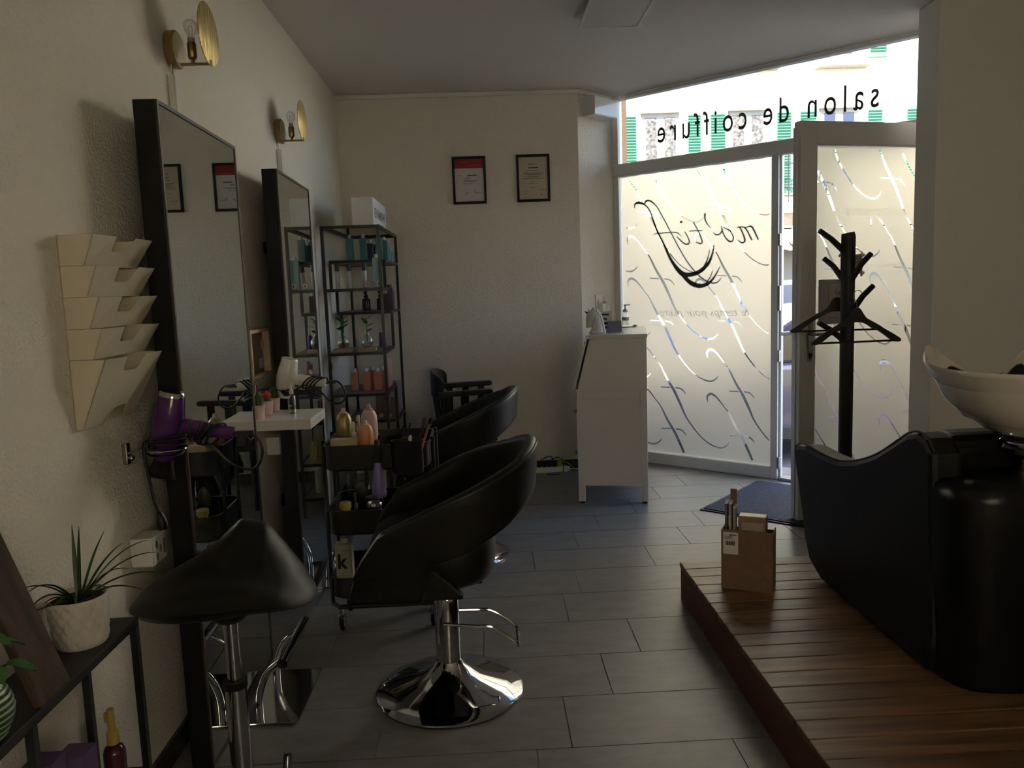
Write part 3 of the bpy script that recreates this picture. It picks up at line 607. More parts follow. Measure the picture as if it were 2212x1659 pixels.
# ---- salon chairs
def salon_chair(loc, rot, label):
    t = thing('salon_chair', label, 'chair', loc, rot, 'black leather salon chairs')
    base = MB().lathe([(0.001, 0.001), (0.255, 0.001), (0.257, 0.008), (0.250, 0.014), (0.20, 0.030), (0.13, 0.052), (0.085, 0.074), (0.055, 0.098), (0.044, 0.118), (0.001, 0.118)], 64)
    obj('base_disc', base, m_chrome, t, local=True, smooth=60)
    obj('column', MB().lathe([(0.001, .10), (0.043, .10), (0.043, .335), (0.040, .345), (0.001, .345)], 32), m_chrome, t, local=True)
    obj('piston', MB().lathe([(0.001, .33), (0.028, .33), (0.028, .45), (0.001, .45)], 24), m_steel, t, local=True)
    obj('seat_mount', bx(-.13, .13, -.11, .11, .425, .445), m_blkmetal, t, local=True, smooth=None, bevel=.004)
    lv = MB().tube(smoothpts([(-.01, -.045, .262), (.10, -.05, .252), (.16, -.05, .245), (.235, -.045, .19), (.245, -.035, .17), (.245, .035, .185), (.235, .045, .21), (.16, .05, .262), (.10, .05, .27), (.0, .04, .275)], 5), 0.0055, 8)
    obj('pump_lever', lv, m_chrome, t, local=True)
    # seat cushion: puffy D shape
    P = []; nz = 14
    for i in range(nz):
        a = -PI/2+PI*i/(nz-1); k = 0.80+0.20*max(0.0, math.cos(a))**0.55; z = 0.525+0.085*math.sin(a); row = []
        for j in range(56):
            b = 2*PI*j/56; cx, sy = math.cos(b), math.sin(b); e = 0.62
            row.append((-.035+0.215*k*math.copysign(abs(cx)**e, cx)+.0, 0.248*k*math.copysign(abs(sy)**e, sy), z+0.018*(math.copysign(abs(cx)**e, cx)*k)))
        P.append(row)
    sm = MB().grid(P, cv=True); n0 = len(P[0]); sm.f += [tuple(range(n0))[::-1], tuple(range((nz-1)*n0, nz*n0))]
    obj('seat', sm, m_leather, t, local=True, smooth=75)
    # wrap-around shell
    def plan(u):                      # u in [-1,1] -> (x, y), nx, ny
        W2, xf, xs, xb = 0.292, -0.275, 0.04, 0.285; L1 = xs-xf; L2 = PI/2*(W2+(xb-xs))/2; L = L1+L2; d = (1-abs(u))*L; s = -1 if u < 0 else 1
        if d < L1: return (xf+d, s*(W2-0.03*(1-d/L1)), 0.0, s)
        a = (d-L1)/L2*PI/2; return (xs+(xb-xs)*math.sin(a), s*W2*math.cos(a), math.sin(a), s*math.cos(a))
    zt = lambda x: interp(x, [-.275, -.262, -.24, -.18, .03, .23, .285], [.47, .52, .56, .645, .745, .835, .875])
    zb = lambda x: interp(x, [-.275, -.06, -.04, -.03, .08, .20, .255, .285], [.448, .448, .47, .565, .60, .668, .715, .745])
    us = np.unique(np.concatenate([np.linspace(-1, 1, 81), np.linspace(-.86, -.70, 20), np.linspace(.70, .86, 20)])); nv = 10; th = 0.022
    ring = []
    for u in us:
        x, y, nx, ny = plan(u); a, b = zb(x), zt(x); row = []
        for k in range(2*nv+8):
            if k < nv: f = k/(nv-1); off = th; z = a+(b-a)*f
            elif k < nv+4: g = (k-nv+.5)/4*PI; off = th*math.cos(g); z = b+th*math.sin(g)
            elif k < 2*nv+4: f = 1-(k-nv-4)/(nv-1); off = -th; z = a+(b-a)*f
            else: g = (k-2*nv-4+.5)/4*PI; off = -th*math.cos(g); z = a-th*0.5*math.sin(g)
            lean = 0.03*(z-0.5)/0.4
            row.append((x+nx*(off+lean), y+ny*(off+lean*.5), z))
        ring.append(row)
    sh = MB().grid(ring, cv=True); m_ = len(ring[0]); q_ = len(ring)
    sh.f += [tuple(range(m_))[::-1], tuple(range((q_-1)*m_, q_*m_))]
    so = obj('shell', sh, m_leather, t, local=True, smooth=60)
    pp = []
    for u in np.linspace(-.985, .985, 90):
        x, y, nx, ny = plan(u); z = zt(x)+0.010; lean = 0.03*(z-.5)/.4; pp.append((x+nx*(th*.8+lean), y+ny*(th*.8+lean*.5), z))
    obj('piping', MB().tube(pp, 0.004, 6), m_piping, so, local=True)
    for sg_ in (-1, 1): obj('lower_panel', MB().prism([(-.262, .446), (-.25, .50), (-.10, .585), (-.052, .575), (.02, .512), (.075, .458), (.07, .446)], .262*sg_, .292*sg_, lambda a, b, w: (a, w, b)), m_leather, t, local=True, smooth=None, bevel=.008)
    obj('shell_floor', bx(-.25, .05, -.26, .26, .44, .452), m_blkmetal, t, local=True, smooth=None)
    return t
salon_chair((-0.165, 2.635, 0), 0.0, 'black leather salon chair with chrome pump base beside the saddle stool')
salon_chair((-0.165, 4.06, 0), -0.06, 'black leather salon chair with chrome pump base beyond the black trolley')

# ---- black wooden armchair by the back wall
ac = thing('wooden_armchair', 'black painted wooden armchair with curved back standing by the back wall', 'chair', (-0.14, 5.36, 0))
m_bw = M('black_wood', (0.010, 0.011, 0.014), 0.28, bump=(60, .06))
ax0, ay0, ay1 = -0.34, 5.12, 5.60
obj('seat', bx(-.31, .07, 5.12, 5.60, .40, .44), m_bw, ac, smooth=None, bevel=.01)
for x, yy in ((-.27, 5.15), (-.27, 5.56), (.04, 5.13), (.04, 5.59)): obj('leg', MB().tube([(x, yy, .001), (x*.97, 5.36+(yy-5.36)*.97, .40)], [.016, .022], 10), m_bw, ac)
for yy in (5.12, 5.60):
    obj('armrest', MB().prism([(-.31, .705), (.03, .715), (.05, .72), (.05, .745), (.03, .75), (-.31, .74)], yy-.03, yy+.03, lambda a, b, w: (a, w, b)), m_bw, ac, smooth=None, bevel=.008)
    for x in (-.255, -.14, -.03): obj('arm_post', bx(x-.022, x+.022, yy-.011, yy+.011, .44, .712), m_bw, ac, smooth=None, bevel=.003)
R = []
for i in range(25):
    a = -PI/2+PI*i/24; c, s = math.cos(a), math.sin(a); x = -.27-.085*c; yy = 5.36+.245*s; h = .805+.065*max(c, 0.0)**0.6
    R.append([(x-.016*c, yy+.016*s, .70), (x-.016*c, yy+.016*s, h), (x+.012*c, yy-.012*s, h), (x+.012*c, yy-.012*s, .70)])
bk = MB().grid(R, cv=True); bk.f += [(0, 1, 2, 3)[::-1], tuple(range(96, 100))]
obj('backrest', bk, m_bw, ac, smooth=35, bevel=.004)
for a in (-.9, -.45, 0, .45, .9): x = -.27-.08*math.cos(a); yy = 5.36+.235*math.sin(a); obj('back_slat', MB().tube([(x+.03, yy, .44), (x, yy, .72)], .016, 8), m_bw, ac)

# ---- saddle stool
st = thing('saddle_stool', 'black leather saddle stool with chrome gas column in front of the mirror', 'stool', (-0.69, 1.997, 0))
SX, SY = -0.69, 1.997
obj('base_disc', MB().lathe([(.001, .001), (.205, .001), (.207, .007), (.197, .012), (.11, .03), (.05, .05), (.035, .07), (.001, .07)], 48, (SX, SY, 0)), m_chrome, st, smooth=60)
obj('column', MB().lathe([(.001, .06), (.028, .06), (.028, .385), (.001, .385)], 24, (SX, SY, 0)), m_chrome, st)
obj('collar', MB().lathe([(.001, .38), (.031, .38), (.031, .40), (.001, .40)], 24, (SX, SY, 0)), m_blk, st)
obj('piston', MB().lathe([(.001, .39), (.019, .39), (.019, .60), (.001, .60)], 20, (SX, SY, 0)), m_chrome, st)
obj('mount', MB().lathe([(.001, .565), (.035, .565), (.075, .60), (.08, .625), (.001, .625)], 24, (SX, SY, 0)), m_blk, st)
obj('foot_peg', MB().tube([(SX+.07, SY+.16, .02), (SX+.075, SY+.17, .075)], .012, 10), m_chrome, st)
P = []; nr, na = 15, 64
NB = [-1, -.75, -.5, -.2, .1, .4, .7, 1]
def ztop(b, a):                          # b lateral (-1..1), a length (-1 near .. 1 far)
    near = interp(b, NB, [.662, .682, .692, .700, .705, .700, .675, .635]); far = interp(b, NB, [.672, .695, .715, .755, .815, .805, .725, .640])
    f = min(1, max(0, (a+.55)/1.1)); f = f*f*(3-2*f); return near+(far-near)*f-.012*max(0, a-.6)
def zlow(b, a): return interp(b, NB, [.606, .604, .604, .608, .612, .622, .618, .610])
for i in range(2*nr):
    top = i >= nr; k = (i+1)/nr if not top else (2*nr-i)/nr; row = []
    kk = min(1, max(.02, k))
    for j in range(na):
        th_ = 2*PI*j/na; c, s = math.cos(th_), math.sin(th_); ee = .78
        b = kk*math.copysign(abs(c)**ee, c); a = kk*math.copysign(abs(s)**ee, s)
        x = SX-.002+.232*b*(1-.10*max(0, a)); yy = SY+.165*a
        e = (1-kk**4)**.45; z1_ = ztop(b, a); z0_ = zlow(b, a); mid = z0_+(z1_-z0_)*.42
        row.append((x, yy, mid+(z1_-mid)*e if top else mid-(mid-z0_)*e))
    P.append(row)
sm = MB().grid(P, cv=True); sm.f += [tuple(range(na))[::-1], tuple(range((2*nr-1)*na, 2*nr*na))]
obj('seat', sm, m_leather, st, smooth=80)

# ---- wash chair with basin
wc = thing('wash_chair', 'black leather shampoo chair with white ceramic basin on the wooden platform', 'wash chair', (1.66, 2.7, PZt))
side = [(3.04, .176), (3.155, .22), (3.20, .30), (3.27, .50), (3.315, .62), (3.32, .655), (3.295, .685), (3.20, .70), (3.05, .695), (2.90, .70), (2.75, .735), (2.62, .785), (2.50, .85), (2.42, .895), (2.36, .91), (2.31, .90), (2.27, .86), (2.24, .3), (2.25, .176)]
for x in (1.33, 1.90):
    p = obj('side_panel', MB().prism(side, x, x+.10, lambda a, b, w: (w, a, b)), m_leather, wc, smooth=None, bevel=.022)
    obj('piping', MB().tube(smoothpts([(x+.012, a, b+.002) for a, b in side[3:17]], 3), .004, 6), m_piping, p)
obj('seat', MB().prism([(3.24, .40), (3.27, .47), (3.24, .56), (3.0, .58), (2.62, .52), (2.55, .40)], 1.43, 1.90, lambda a, b, w: (w, a, b)), m_leather, wc, smooth=None, bevel=.03)
obj('backrest', MB().prism([(2.72, .50), (2.50, .86), (2.44, .90), (2.36, .90), (2.33, .86), (2.40, .5)], 1.43, 1.90, lambda a, b, w: (w, a, b)), m_leather, wc, smooth=None, bevel=.03)
obj('chair_frame', bx(1.44, 1.89, 2.40, 3.12, PZt+.002, .42), m_blkmetal, wc, smooth=None)
P = []
for z, k in ((PZt+.002, .93), (.25, .96), (.5, 1.0), (.74, 1.0), (.775, .975), (.788, .92), (.792, .5), (.793, .02)):
    row = []
    for j in range(40):
        a = 2*PI*j/40; c, s = math.cos(a), math.sin(a); row.append((1.66+.326*k*math.copysign(abs(c)**.42, c), 2.30+.20*k*math.copysign(abs(s)**.55, s), z))
    P.append(row)
pm = MB().grid(P, cv=True); pm.f += [tuple(range(40))[::-1], tuple(range(280, 320))]
obj('pedestal', pm, M('gloss_black', (.005, .005, .006), .28, spec=.3), wc, smooth=50)
obj('pillar', MB().lathe([(.001, .785), (.052, .785), (.052, .835), (.001, .835)], 28, (1.66, 2.30, 0)), m_chrome, wc)
obj('collar', MB().lathe([(.001, .835), (.07, .835), (.088, .85), (.09, .865), (.078, .878), (.088, .885), (.06, .90), (.001, .90)], 32, (1.66, 2.30, 0)), m_chrome, wc)
# basin
nu = 72
def rim(a):                              # superellipse plan, far side has a neck notch with two horns
    c, s = math.cos(a), math.sin(a); e = .78
    x = .272*math.copysign(abs(c)**e, c); yy = .265*math.copysign(abs(s)**e, s); z = 1.105+.03*max(0, s)
    if s > 0.3:
        g = math.exp(-(c/.34)**2); yy -= .085*g*(s-.3)/.7; z -= .085*g*(s-.3)/.7
        z += .035*math.exp(-((abs(c)-.70)/.22)**2)*min(1, (s-.3)*2.2)
    return x, yy, z
outer = [(0.02, .90, 0), (.26, .895, 0), (.42, .915, 0), (.62, .96, .1), (.80, 1.02, .4), (.92, 1.065, .7), (.985, 1.095, .95), (1.0, 1.105, 1)]
inner = [(.985, 1.112, 1), (.955, 1.105, .95), (.90, 1.06, .7), (.80, 1.00, .35), (.62, .95, .1), (.40, .925, 0), (.15, .915, 0), (.02, .914, 0)]
P = []
for k, z, f in outer+inner:
    row = []
    for j in range(nu):
        x, yy, zr = rim(2*PI*j/nu); row.append((1.66+x*k, 2.33+yy*k-(.03*(1-k)), z+(zr-1.105)*f))
    P.append(row)
bsn = MB().grid(P, cv=True); bsn.f += [tuple(range(nu))[::-1], tuple(range(15*nu, 16*nu))]
bo = obj('basin', bsn, m_ceramic, wc, smooth=60)
obj('neck_rest', MB().tube(smoothpts([(1.50, 2.50, 1.075), (1.545, 2.53, 1.06), (1.60, 2.525, 1.035), (1.66, 2.52, 1.028), (1.72, 2.525, 1.035), (1.775, 2.53, 1.06), (1.82, 2.50, 1.075)], 5), [.012]*4+[.03]*23+[.012]*4, 12), m_blk, bo)
ft = MB().tube(smoothpts([(1.71, 2.16, 1.02), (1.71, 2.17, 1.10), (1.70, 2.22, 1.13), (1.69, 2.27, 1.10)], 5), .014, 12); ft.lathe([(.001, 0), (.034, 0), (.03, .03), (.001, .035)], 20, (1.71, 2.155, .985)); obj('faucet', ft, m_chrome, bo)
obj('hand_shower', MB().tube([(1.785, 2.19, 1.04), (1.79, 2.25, 1.12), (1.79, 2.33, 1.145)], [.016, .02, .032], 14), m_blk, bo)

# ---- reception desk (drop-front bureau)
dk = thing('reception_desk', 'white drop-front writing bureau beside the shop window', 'desk', (0.578, 4.95, 0))
dx0, dx1, dy0, dy1 = .578, 1.022, 4.95, 5.83
for x in (dx0, dx1-.042):
    for yy in (dy0, dy1-.045):
        obj('leg', bx(x, x+.042, yy, yy+.045, .012, .735), m_whitelac, dk, smooth=None, bevel=.002); obj('foot_pad', bx(x+.006, x+.036, yy+.006, yy+.039, .001, .012), m_blk, dk, smooth=None)
for yy in (dy0+.008, dy1-.025):
    obj('side_panel', bx(dx0+.042, dx1-.042, yy, yy+.015, .16, .68), m_whitelac, dk, smooth=None)
    obj('side_rail', bx(dx0+.042, dx1-.042, yy-.005, yy+.018, .68, .735), m_whitelac, dk, smooth=None, bevel=.002); obj('side_rail', bx(dx0+.042, dx1-.042, yy-.005, yy+.018, .115, .16), m_whitelac, dk, smooth=None, bevel=.002)
obj('back_panel', bx(dx1-.02, dx1-.005, dy0+.04, dy1-.04, .14, .735), m_whitelac, dk, smooth=None)
obj('base_board', bx(dx0+.042, dx1-.042, dy0+.03, dy1-.03, .125, .14), m_whitelac, dk, smooth=None)
for i, z in enumerate((.15, .43)):
    d = obj('drawer', bx(dx0-.004, dx0+.40, dy0+.05, dy1-.05, z, z+.27), m_whitelac, dk, smooth=None, bevel=.003)
    for yy in (dy0+.22, dy1-.22): obj('knob', MB().lathe([(.001, 0), (.008, 0), (.008, .012), (.015, .018), (.013, .026), (.001, .028)], 16, (dx0-.004, yy, z+.14), (-1, 0, 0)), m_steel, d)
body = [(.668, 1.062), (1.024, 1.062), (1.024, .738), (.585, .738)]
obj('cabinet', MB().prism(body, dy0, dy1, lambda a, b, w: (a, w, b)), m_whitelac, dk, smooth=None, bevel=.002)
obj('shelf_lip', bx(.575, 1.028, dy0-.004, dy1+.004, .730, .745), m_whitelac, dk, smooth=None, bevel=.002)
lid = obj('drop_lid', MB().prism([(.655, 1.058), (.645, 1.052), (.553, .752), (.573, .746)], dy0-.004, dy1+.004, lambda a, b, w: (a, w, b)), m_whitelac, dk, smooth=None, bevel=.002)
obj('lid_knob', MB().lathe([(.001, 0), (.008, 0), (.008, .012), (.014, .018), (.001, .026)], 16, (.63, 5.39, 1.0), (-1, 0, .3)), m_steel, lid)
obj('top', bx(.645, 1.030, dy0-.006, dy1+.006, 1.062, 1.087), m_whitelac, dk, smooth=None, bevel=.003)

dk.rotation_euler[2] = -0.19
def DK(u, v): return (.578+u*math.cos(.19)+v*math.sin(.19), 4.95-u*math.sin(.19)+v*math.cos(.19))
# ---- doormat
mat_ = MB(); A = np.array([1.292, 4.674, 0]); U = WD; V = -WN
P2 = lambda a, b, w: tuple(A+U*a+V*b+np.array([0, 0, w]))
mat_.prism([(0, 0), (1.25, 0), (1.25, .84), (0, .84)], .001, .007, P2)
dm = thing('doormat', 'grey-blue ribbed entrance mat lying inside the open door', 'doormat', P2(.6, .4, 0))
m_matr = M('mat_rib', (.075, .085, .115), .95, noise=(120, .3), bump=(300, .6))
obj('backing', mat_, m_blk, dm, smooth=None)
rb = MB(); b = .02
while b < .82: rb.prism([(.02, b), (1.23, b), (1.23, b+.017), (.02, b+.017)], .007, .0125, P2); b += .0235
obj('ribs', rb, m_matr, dm, smooth=None)

# ---- coat stand and hangers
cs = thing('coat_stand', 'dark wooden coat stand with angled pegs in front of the open door', 'coat stand', (1.785, 3.8, 0))
m_dk = M('espresso_wood', (.014, .011, .010), .5, bump=(50, .08)); CX, CY = 1.785, 3.80
obj('pole', MB().tube([(CX, CY, .03), (CX, CY, 1.59), (CX-.003, CY, 1.607)], [.033, .033, .030], 20), m_dk, cs)
obj('base', MB().lathe([(.001, .001), (.13, .001), (.13, .02), (.115, .03), (.05, .04), (.001, .04)], 40, (CX, CY, 0)), m_dk, cs)
def peg(z, ang, tip=.155, rise=.09):
    d = Vector((math.cos(ang), math.sin(ang), 0)); o_ = Vector((CX, CY, z))
    obj('peg', MB().tube([o_+d*.015-Vector((0, 0, .03)), o_+d*.035, o_+d*tip*.6+Vector((0, 0, rise*.55)), o_+d*tip+Vector((0, 0, rise))], [.012, .015, .0135, .0125], 12), m_dk, cs)
peg(1.53, PI+.15); peg(1.40, -1.15, .13, .10); peg(1.40, 2.3, .12, .09); peg(1.24, -1.1, .14, .11); peg(1.10, PI+.2, .16, .08); peg(1.32, 1.2, .13, .10)
def hanger(c, rot, label, hookz):
    t = thing('coat_hanger', label, 'coat hanger', c, rot, 'black wooden coat hangers'); hw = .225
    pr = smoothpts([(-hw, -.105), (-hw+.03, -.085), (-.10, -.03), (-.05, .0), (-.018, .045), (0, .052), (.018, .045), (.05, .0), (.10, -.03), (hw-.03, -.085), (hw, -.105)], 4)
    lowr = smoothpts([(hw, -.118), (hw-.04, -.115), (.11, -.062), (.04, -.025), (0, -.018), (-.04, -.025), (-.11, -.062), (-hw+.04, -.115), (-hw, -.118)], 4)
    obj('shoulder', MB().prism(list(pr)+list(lowr), -.009, .009, lambda a, b, w: (a, w, b)), m_dk, t, local=True, smooth=None, bevel=.004)
    obj('trouser_bar', MB().cyl((-hw+.03, 0, -.113), (hw-.03, 0, -.113), .005, n=10), m_dk, t, local=True)
    obj('hook', MB().tube(smoothpts([(0, 0, .04), (0, 0, .075), (-.016, 0, .098), (-.012, 0, .125), (.008, 0, .135), (.024, 0, .122), (.026, 0, .105)], 5), .0018, 6), m_steel, t, local=True)
hanger((1.80, 3.735, 1.195), .05, 'black wooden coat hanger on the front peg of the coat stand', 0)
hanger((1.765, 3.875, 1.245), -.12, 'black wooden coat hanger hung behind the coat stand pole', 0)

# ================================================================== LEFT WALL THINGS
def wall_lamp(y, z, label):
    t = thing('wall_lamp', label, 'wall lamp', (-1.0, y, z), group='brass wall lamps above the mirrors')
    obj('wall_plate', MB().lathe([(.001, 0), (.060, 0), (.061, .026), (.057, .030), (.001, .030)], 40, axis=(1, 0, 0)), m_brass, t, local=True)
    obj('plate_face', MB().lathe([(.001, .0302), (.055, .0302), (.050, .033), (.03, .036), (.001, .037)], 40, axis=(1, 0, 0)), m_cream, t, local=True, smooth=60)
    obj('arm', MB().cyl((.02, 0, -.047), (.128, 0, -.047), .005, n=12), m_brass, t, local=True)
    sk = obj('socket', MB().lathe([(.001, -.045), (.006, -.044), (.006, -.034), (.012, -.03), (.0145, -.024), (.0145, .018), (.0125, .022), (.001, .022)], 24, (.073, 0, 0)), m_brass, t, local=True)
    obj('lamp_base', MB().lathe([(.001, .022), (.0115, .022), (.0115, .036), (.001, .036)], 20, (.073, 0, 0)), M('bulb_base', (.45, .40, .33), .4), sk, local=True)
    obj('bulb', MB().lathe([(.010, .036), (.012, .045), (.018, .056), (.0225, .070), (.021, .083), (.013, .093), (.001, .096)], 24, (.073, 0, 0)), m_glass, sk, local=True, smooth=80)
    obj('filament', MB().tube(smoothpts([(.070, 0, .04), (.067, 0, .07), (.073, 0, .076), (.079, 0, .07), (.076, 0, .04)], 4), .0009, 5), m_brass, sk, local=True)
    sh = MB().lathe([(.001, 0), (.098, 0), (.100, .001), (.100, .003), (.098, .004), (.001, .004)], 56, (.128, 0, .047), axis=(1, 0, 0))
    obj('disc_shade', sh, m_ribbrass, t, local=True)
    obj('shade_clip', bx(.1322, .136, -.006, .006, -.052, -.036), m_cream, t, local=True, smooth=None)
m_ribbrass, nt_, o_ = mat_nodes('ribbed_brass')
b_ = nt_.nodes.new('ShaderNodeBsdfPrincipled'); nt_.links.new(b_.outputs[0], o_.inputs[0]); b_.inputs['Metallic'].default_value = .75; b_.inputs['Roughness'].default_value = .38; b_.inputs['Base Color'].default_value = (.62, .47, .17, 1)
tc_ = nt_.nodes.new('ShaderNodeTexCoord'); mp_ = nt_.nodes.new('ShaderNodeMapping'); mp_.inputs['Scale'].default_value = (1, 160, 8); n_ = nt_.nodes.new('ShaderNodeTexNoise'); n_.inputs['Scale'].default_value = 1.5; n_.inputs['Detail'].default_value = 3
nt_.links.new(tc_.outputs['Object'], mp_.inputs[0]); nt_.links.new(mp_.outputs[0], n_.inputs[0])
bp_ = nt_.nodes.new('ShaderNodeBump'); bp_.inputs['Strength'].default_value = .9; bp_.inputs['Distance'].default_value = .004; nt_.links.new(n_.outputs[0], bp_.inputs['Height']); nt_.links.new(bp_.outputs[0], b_.inputs['Normal'])
rmp_ = nt_.nodes.new('ShaderNodeValToRGB'); rmp_.color_ramp.elements[0].position = .38; rmp_.color_ramp.elements[1].position = .62; rmp_.color_ramp.elements[0].color = (.30, .20, .06, 1); rmp_.color_ramp.elements[1].color = (.75, .60, .27, 1)
nt_.links.new(n_.outputs[0], rmp_.inputs[0]); nt_.links.new(rmp_.outputs[0], b_.inputs['Base Color'])
wall_lamp(2.765, 2.222, 'brass wall lamp with ribbed disc above the mirror by the file rack')
wall_lamp(4.145, 2.226, 'brass wall lamp with ribbed disc above the mirror by the product rack')
for y, lab in ((2.742, 'white cable trunking running down from the lamp above the file-rack mirror'), (4.125, 'white cable trunking running down from the lamp above the product-rack mirror')):
    t = thing('cable_trunking', lab, 'cable duct', (-1.0, y, 1.9), group='white cable ducts below the wall lamps')
    obj('duct', bx(-1.0, -.980, y-.018, y+.018, 1.50, 2.132), m_white, t, smooth=None, bevel=.002); obj('cover', bx(-.980, -.976, y-.015, y+.015, 1.50, 2.132), m_white, t, smooth=None)
    for k in (-.004, .004): obj('cable', MB().cyl((-.99, y+k, 2.13), (-.99, y+k, 2.175), .0022, n=6), m_brass if k > 0 else m_white, t)

# ---- file rack
fr = thing('file_rack', 'cream steel wall rack with five overlapping magazine pockets', 'file rack', (-1.0, 2.07, 1.09))
m_rack = M('cream_steel', (.66, .60, .47), .45)
FY0, FY1 = 1.93, 2.215
tops = [1.562, 1.488, 1.413, 1.337, 1.262]; bots = [1.489, 1.414, 1.338, 1.264, 1.092]
for i, (zt_, zb_) in enumerate(zip(tops, bots)):
    xt, xb_ = -.913, (-.941 if i < 4 else -.982); last = i == 4
    def fmap(a, b, w): f = b; x = xb_+(xt+.022*a-xb_)*f; return (x+w, FY0+(FY1-FY0)*a, zb_+(zt_-zb_)*f)
    nh = .78 if last else .50; q = .0 if not last else 0
    top = [(1, 1), (.70, 1), (.675, 1-(1-nh)*.35), (.645, 1-(1-nh)*.75), (.61, nh), (.39, nh), (.37, nh+.04), (.365, 1), (0, 1)]
    bot = [(0, 0), (1, 0)] if not last else [(0, 0), (.36, 0), (.40, .12), (.45, .19), (.52, .22), (.70, .22), (.72, .0), (1, 0)]
    pk = MB().prism(bot+top, -.0012, 0, fmap)
    sidep = [(-1.0, zt_+(.0 if i else 0)), (xt, zt_), (xb_, zb_), (-1.0, zb_-(0 if last else .0))]
    for yy in (FY0, FY1-.0012): pk.prism(sidep, yy, yy+.0012, lambda a, b, w: (a, w, b))
    pk.box(-.999, -.998, FY0, FY1, zb_, zt_); obj('pocket', pk, m_rack, fr, smooth=None)

# ---- hair dryers on wire holders
def dryer(name, label, A_, B_pt, Hs, He, mat, noz, loc, scale=1.0, txt=None):
    t = thing('hair_dryer', label, 'hair dryer', loc); A_, B_pt, Hs, He = map(Vector, (A_, B_pt, Hs, He)); L = (B_pt-A_).length; ax = (B_pt-A_).normalized(); s = scale
    prof = [(.001, 0), (.031*s, 0), (.034*s, .012*s), (.040*s, L*.30), (.0415*s, L*.48), (.038*s, L*.68), (.030*s, L*.86), (.0265*s, L), (.001, L)]
    obj('barrel', MB().lathe(prof, 36, A_, ax), mat, t, smooth=60)
    obj('rear_ring', MB().lathe([(.022*s, -.003), (.031*s, -.004), (.0335*s, .0), (.0345*s, .010*s), (.033*s, .010*s), (.026*s, .002), (.022*s, .002)], 36, A_, ax), m_chrome if noz else mat, t, smooth=60)
    obj('intake_grille', MB().lathe([(.001, -.001), (.026*s, -.001), (.026*s, .004), (.001, .004)], 24, A_, ax), m_blk, t)
    hd = (He-Hs); obj('handle', MB().tube(smoothpts([Hs, Hs+hd*.35+Vector((0, 0, .004)), Hs+hd*.7, He], 5), [.023*s]*4+[.020*s]*6+[.018*s]*5+[.0165*s], 20, flat=.8), mat, t)
    if noz:
        nz = MB(); a = B_pt; side = ax.orthogonal().normalized(); side = Vector((0, 1, 0)); w = ax.cross(side).normalized()
        R = []
        for k, f in ((0, 0), (.012, 0), (.03, .5), (.05, 1), (.053, 1)):
            R.append([tuple(a+ax*k+w*((.027*s*(1-f)+.040*s*f)*math.cos(u))+side*((.027*s*(1-f)+.009*f)*math.sin(u))) for u in np.arange(28)*2*PI/28])
        nz.grid(R, cv=True); nz.f.append(tuple(range(28))[::-1]); nz.f.append(tuple(range(4*28, 5*28))); obj('nozzle', nz, m_blk, t, smooth=50)
    return t, ax
A1 = Vector((-.853, 2.165, 1.148)); B1 = Vector((-.893, 2.165, .965))
t1, ax1 = dryer('hair_dryer', 'purple hair dryer with silver ring hanging in a wire holder under the file rack', A1, B1, (-.865, 2.165, 1.058), (-.70, 2.175, 1.028), M('purple_gloss', (.075, .010, .12), .22, coat=.4), True, (-.87, 2.165, .93))
cm = MB(); rng = random.Random(3)
for k in range(7):
    f = .12+.10*k; p = Vector((-.865, 2.165, 1.058)).lerp(Vector((-.70, 2.175, 1.028)), min(f, .85)); pts = []
    for j in range(14):
        a = 2*PI*j/14; pts.append(p+Vector((.012*math.cos(a+k)+.014*math.sin(a), .028*math.cos(a), .027*math.sin(a)-.006)))
    cm.tube(pts, .0036, 7, True)
for k in range(5):
    z = 1.03-.011*k; cm.tube([(-.873+.046*math.cos(a)-.003*k, 2.165+.046*math.sin(a), z+.006*math.cos(a+k)) for a in np.arange(24)*2*PI/24], .0036, 7, True)
cm.tube(smoothpts([(-.70, 2.175, 1.028), (-.66, 2.175, 1.026), (-.632, 2.178, 1.005), (-.628, 2.18, .965), (-.645, 2.18, .93), (-.68, 2.18, .925), (-.725, 2.178, .95), (-.76, 2.175, .99), (-.80, 2.17, 1.005)], 6), .0042, 8)
cm.tube(smoothpts([(-.915, 2.165, 1.02), (-.935, 2.16, 1.015), (-.94, 2.155, .99), (-.935, 2.155, .93), (-.925, 2.155, .86), (-.915, 2.155, .82)], 6), .0042, 8)
cm.tube([(-.915, 2.155, .82), (-.911, 2.155, .805), (-.908, 2.155, .785), (-.907, 2.155, .77)], [.006, .012, .015, .012], 12)
cm.obox((-.67, 2.175, 1.027), (.05, .014, .014)); cm.tube([(-.665, 2.175, 1.018), (-.655, 2.175, 1.005), (-.645, 2.175, 1.012)], .003, 6)
obj('cord', cm, m_cord, t1, smooth=70)
def holder(y, z, cx, label, r=.047):
    t = thing('dryer_holder', label, 'dryer holder', (-1.0, y, z), group='wire hair dryer holders')
    obj('bracket', bx(-1.0, -.985, y-.012, y+.012, z-.03, z+.03), m_steel, t, smooth=None, bevel=.003)
    obj('screw_knob', MB().ball((-.978, y-.004, z-.012), .009), m_chrome, t)
    w = MB().tube(smoothpts([(-.988, y, z)]+[(cx+r*math.cos(a), y+r*math.sin(a), z+.01) for a in np.linspace(PI, PI+2*PI*.9, 22)], 3), .0032, 8); obj('wire_ring', w, m_chrome, t)
holder(2.165, .985, -.880, 'chrome wire ring holding the purple hair dryer', .052)
A2 = PY(622, 772, 3.415); B2 = PY(612, 858, 3.415); H2 = PY(640, 820, 3.415); E2 = PY(704, 828, 3.415)
A2 = PY(626, 776, 3.41)
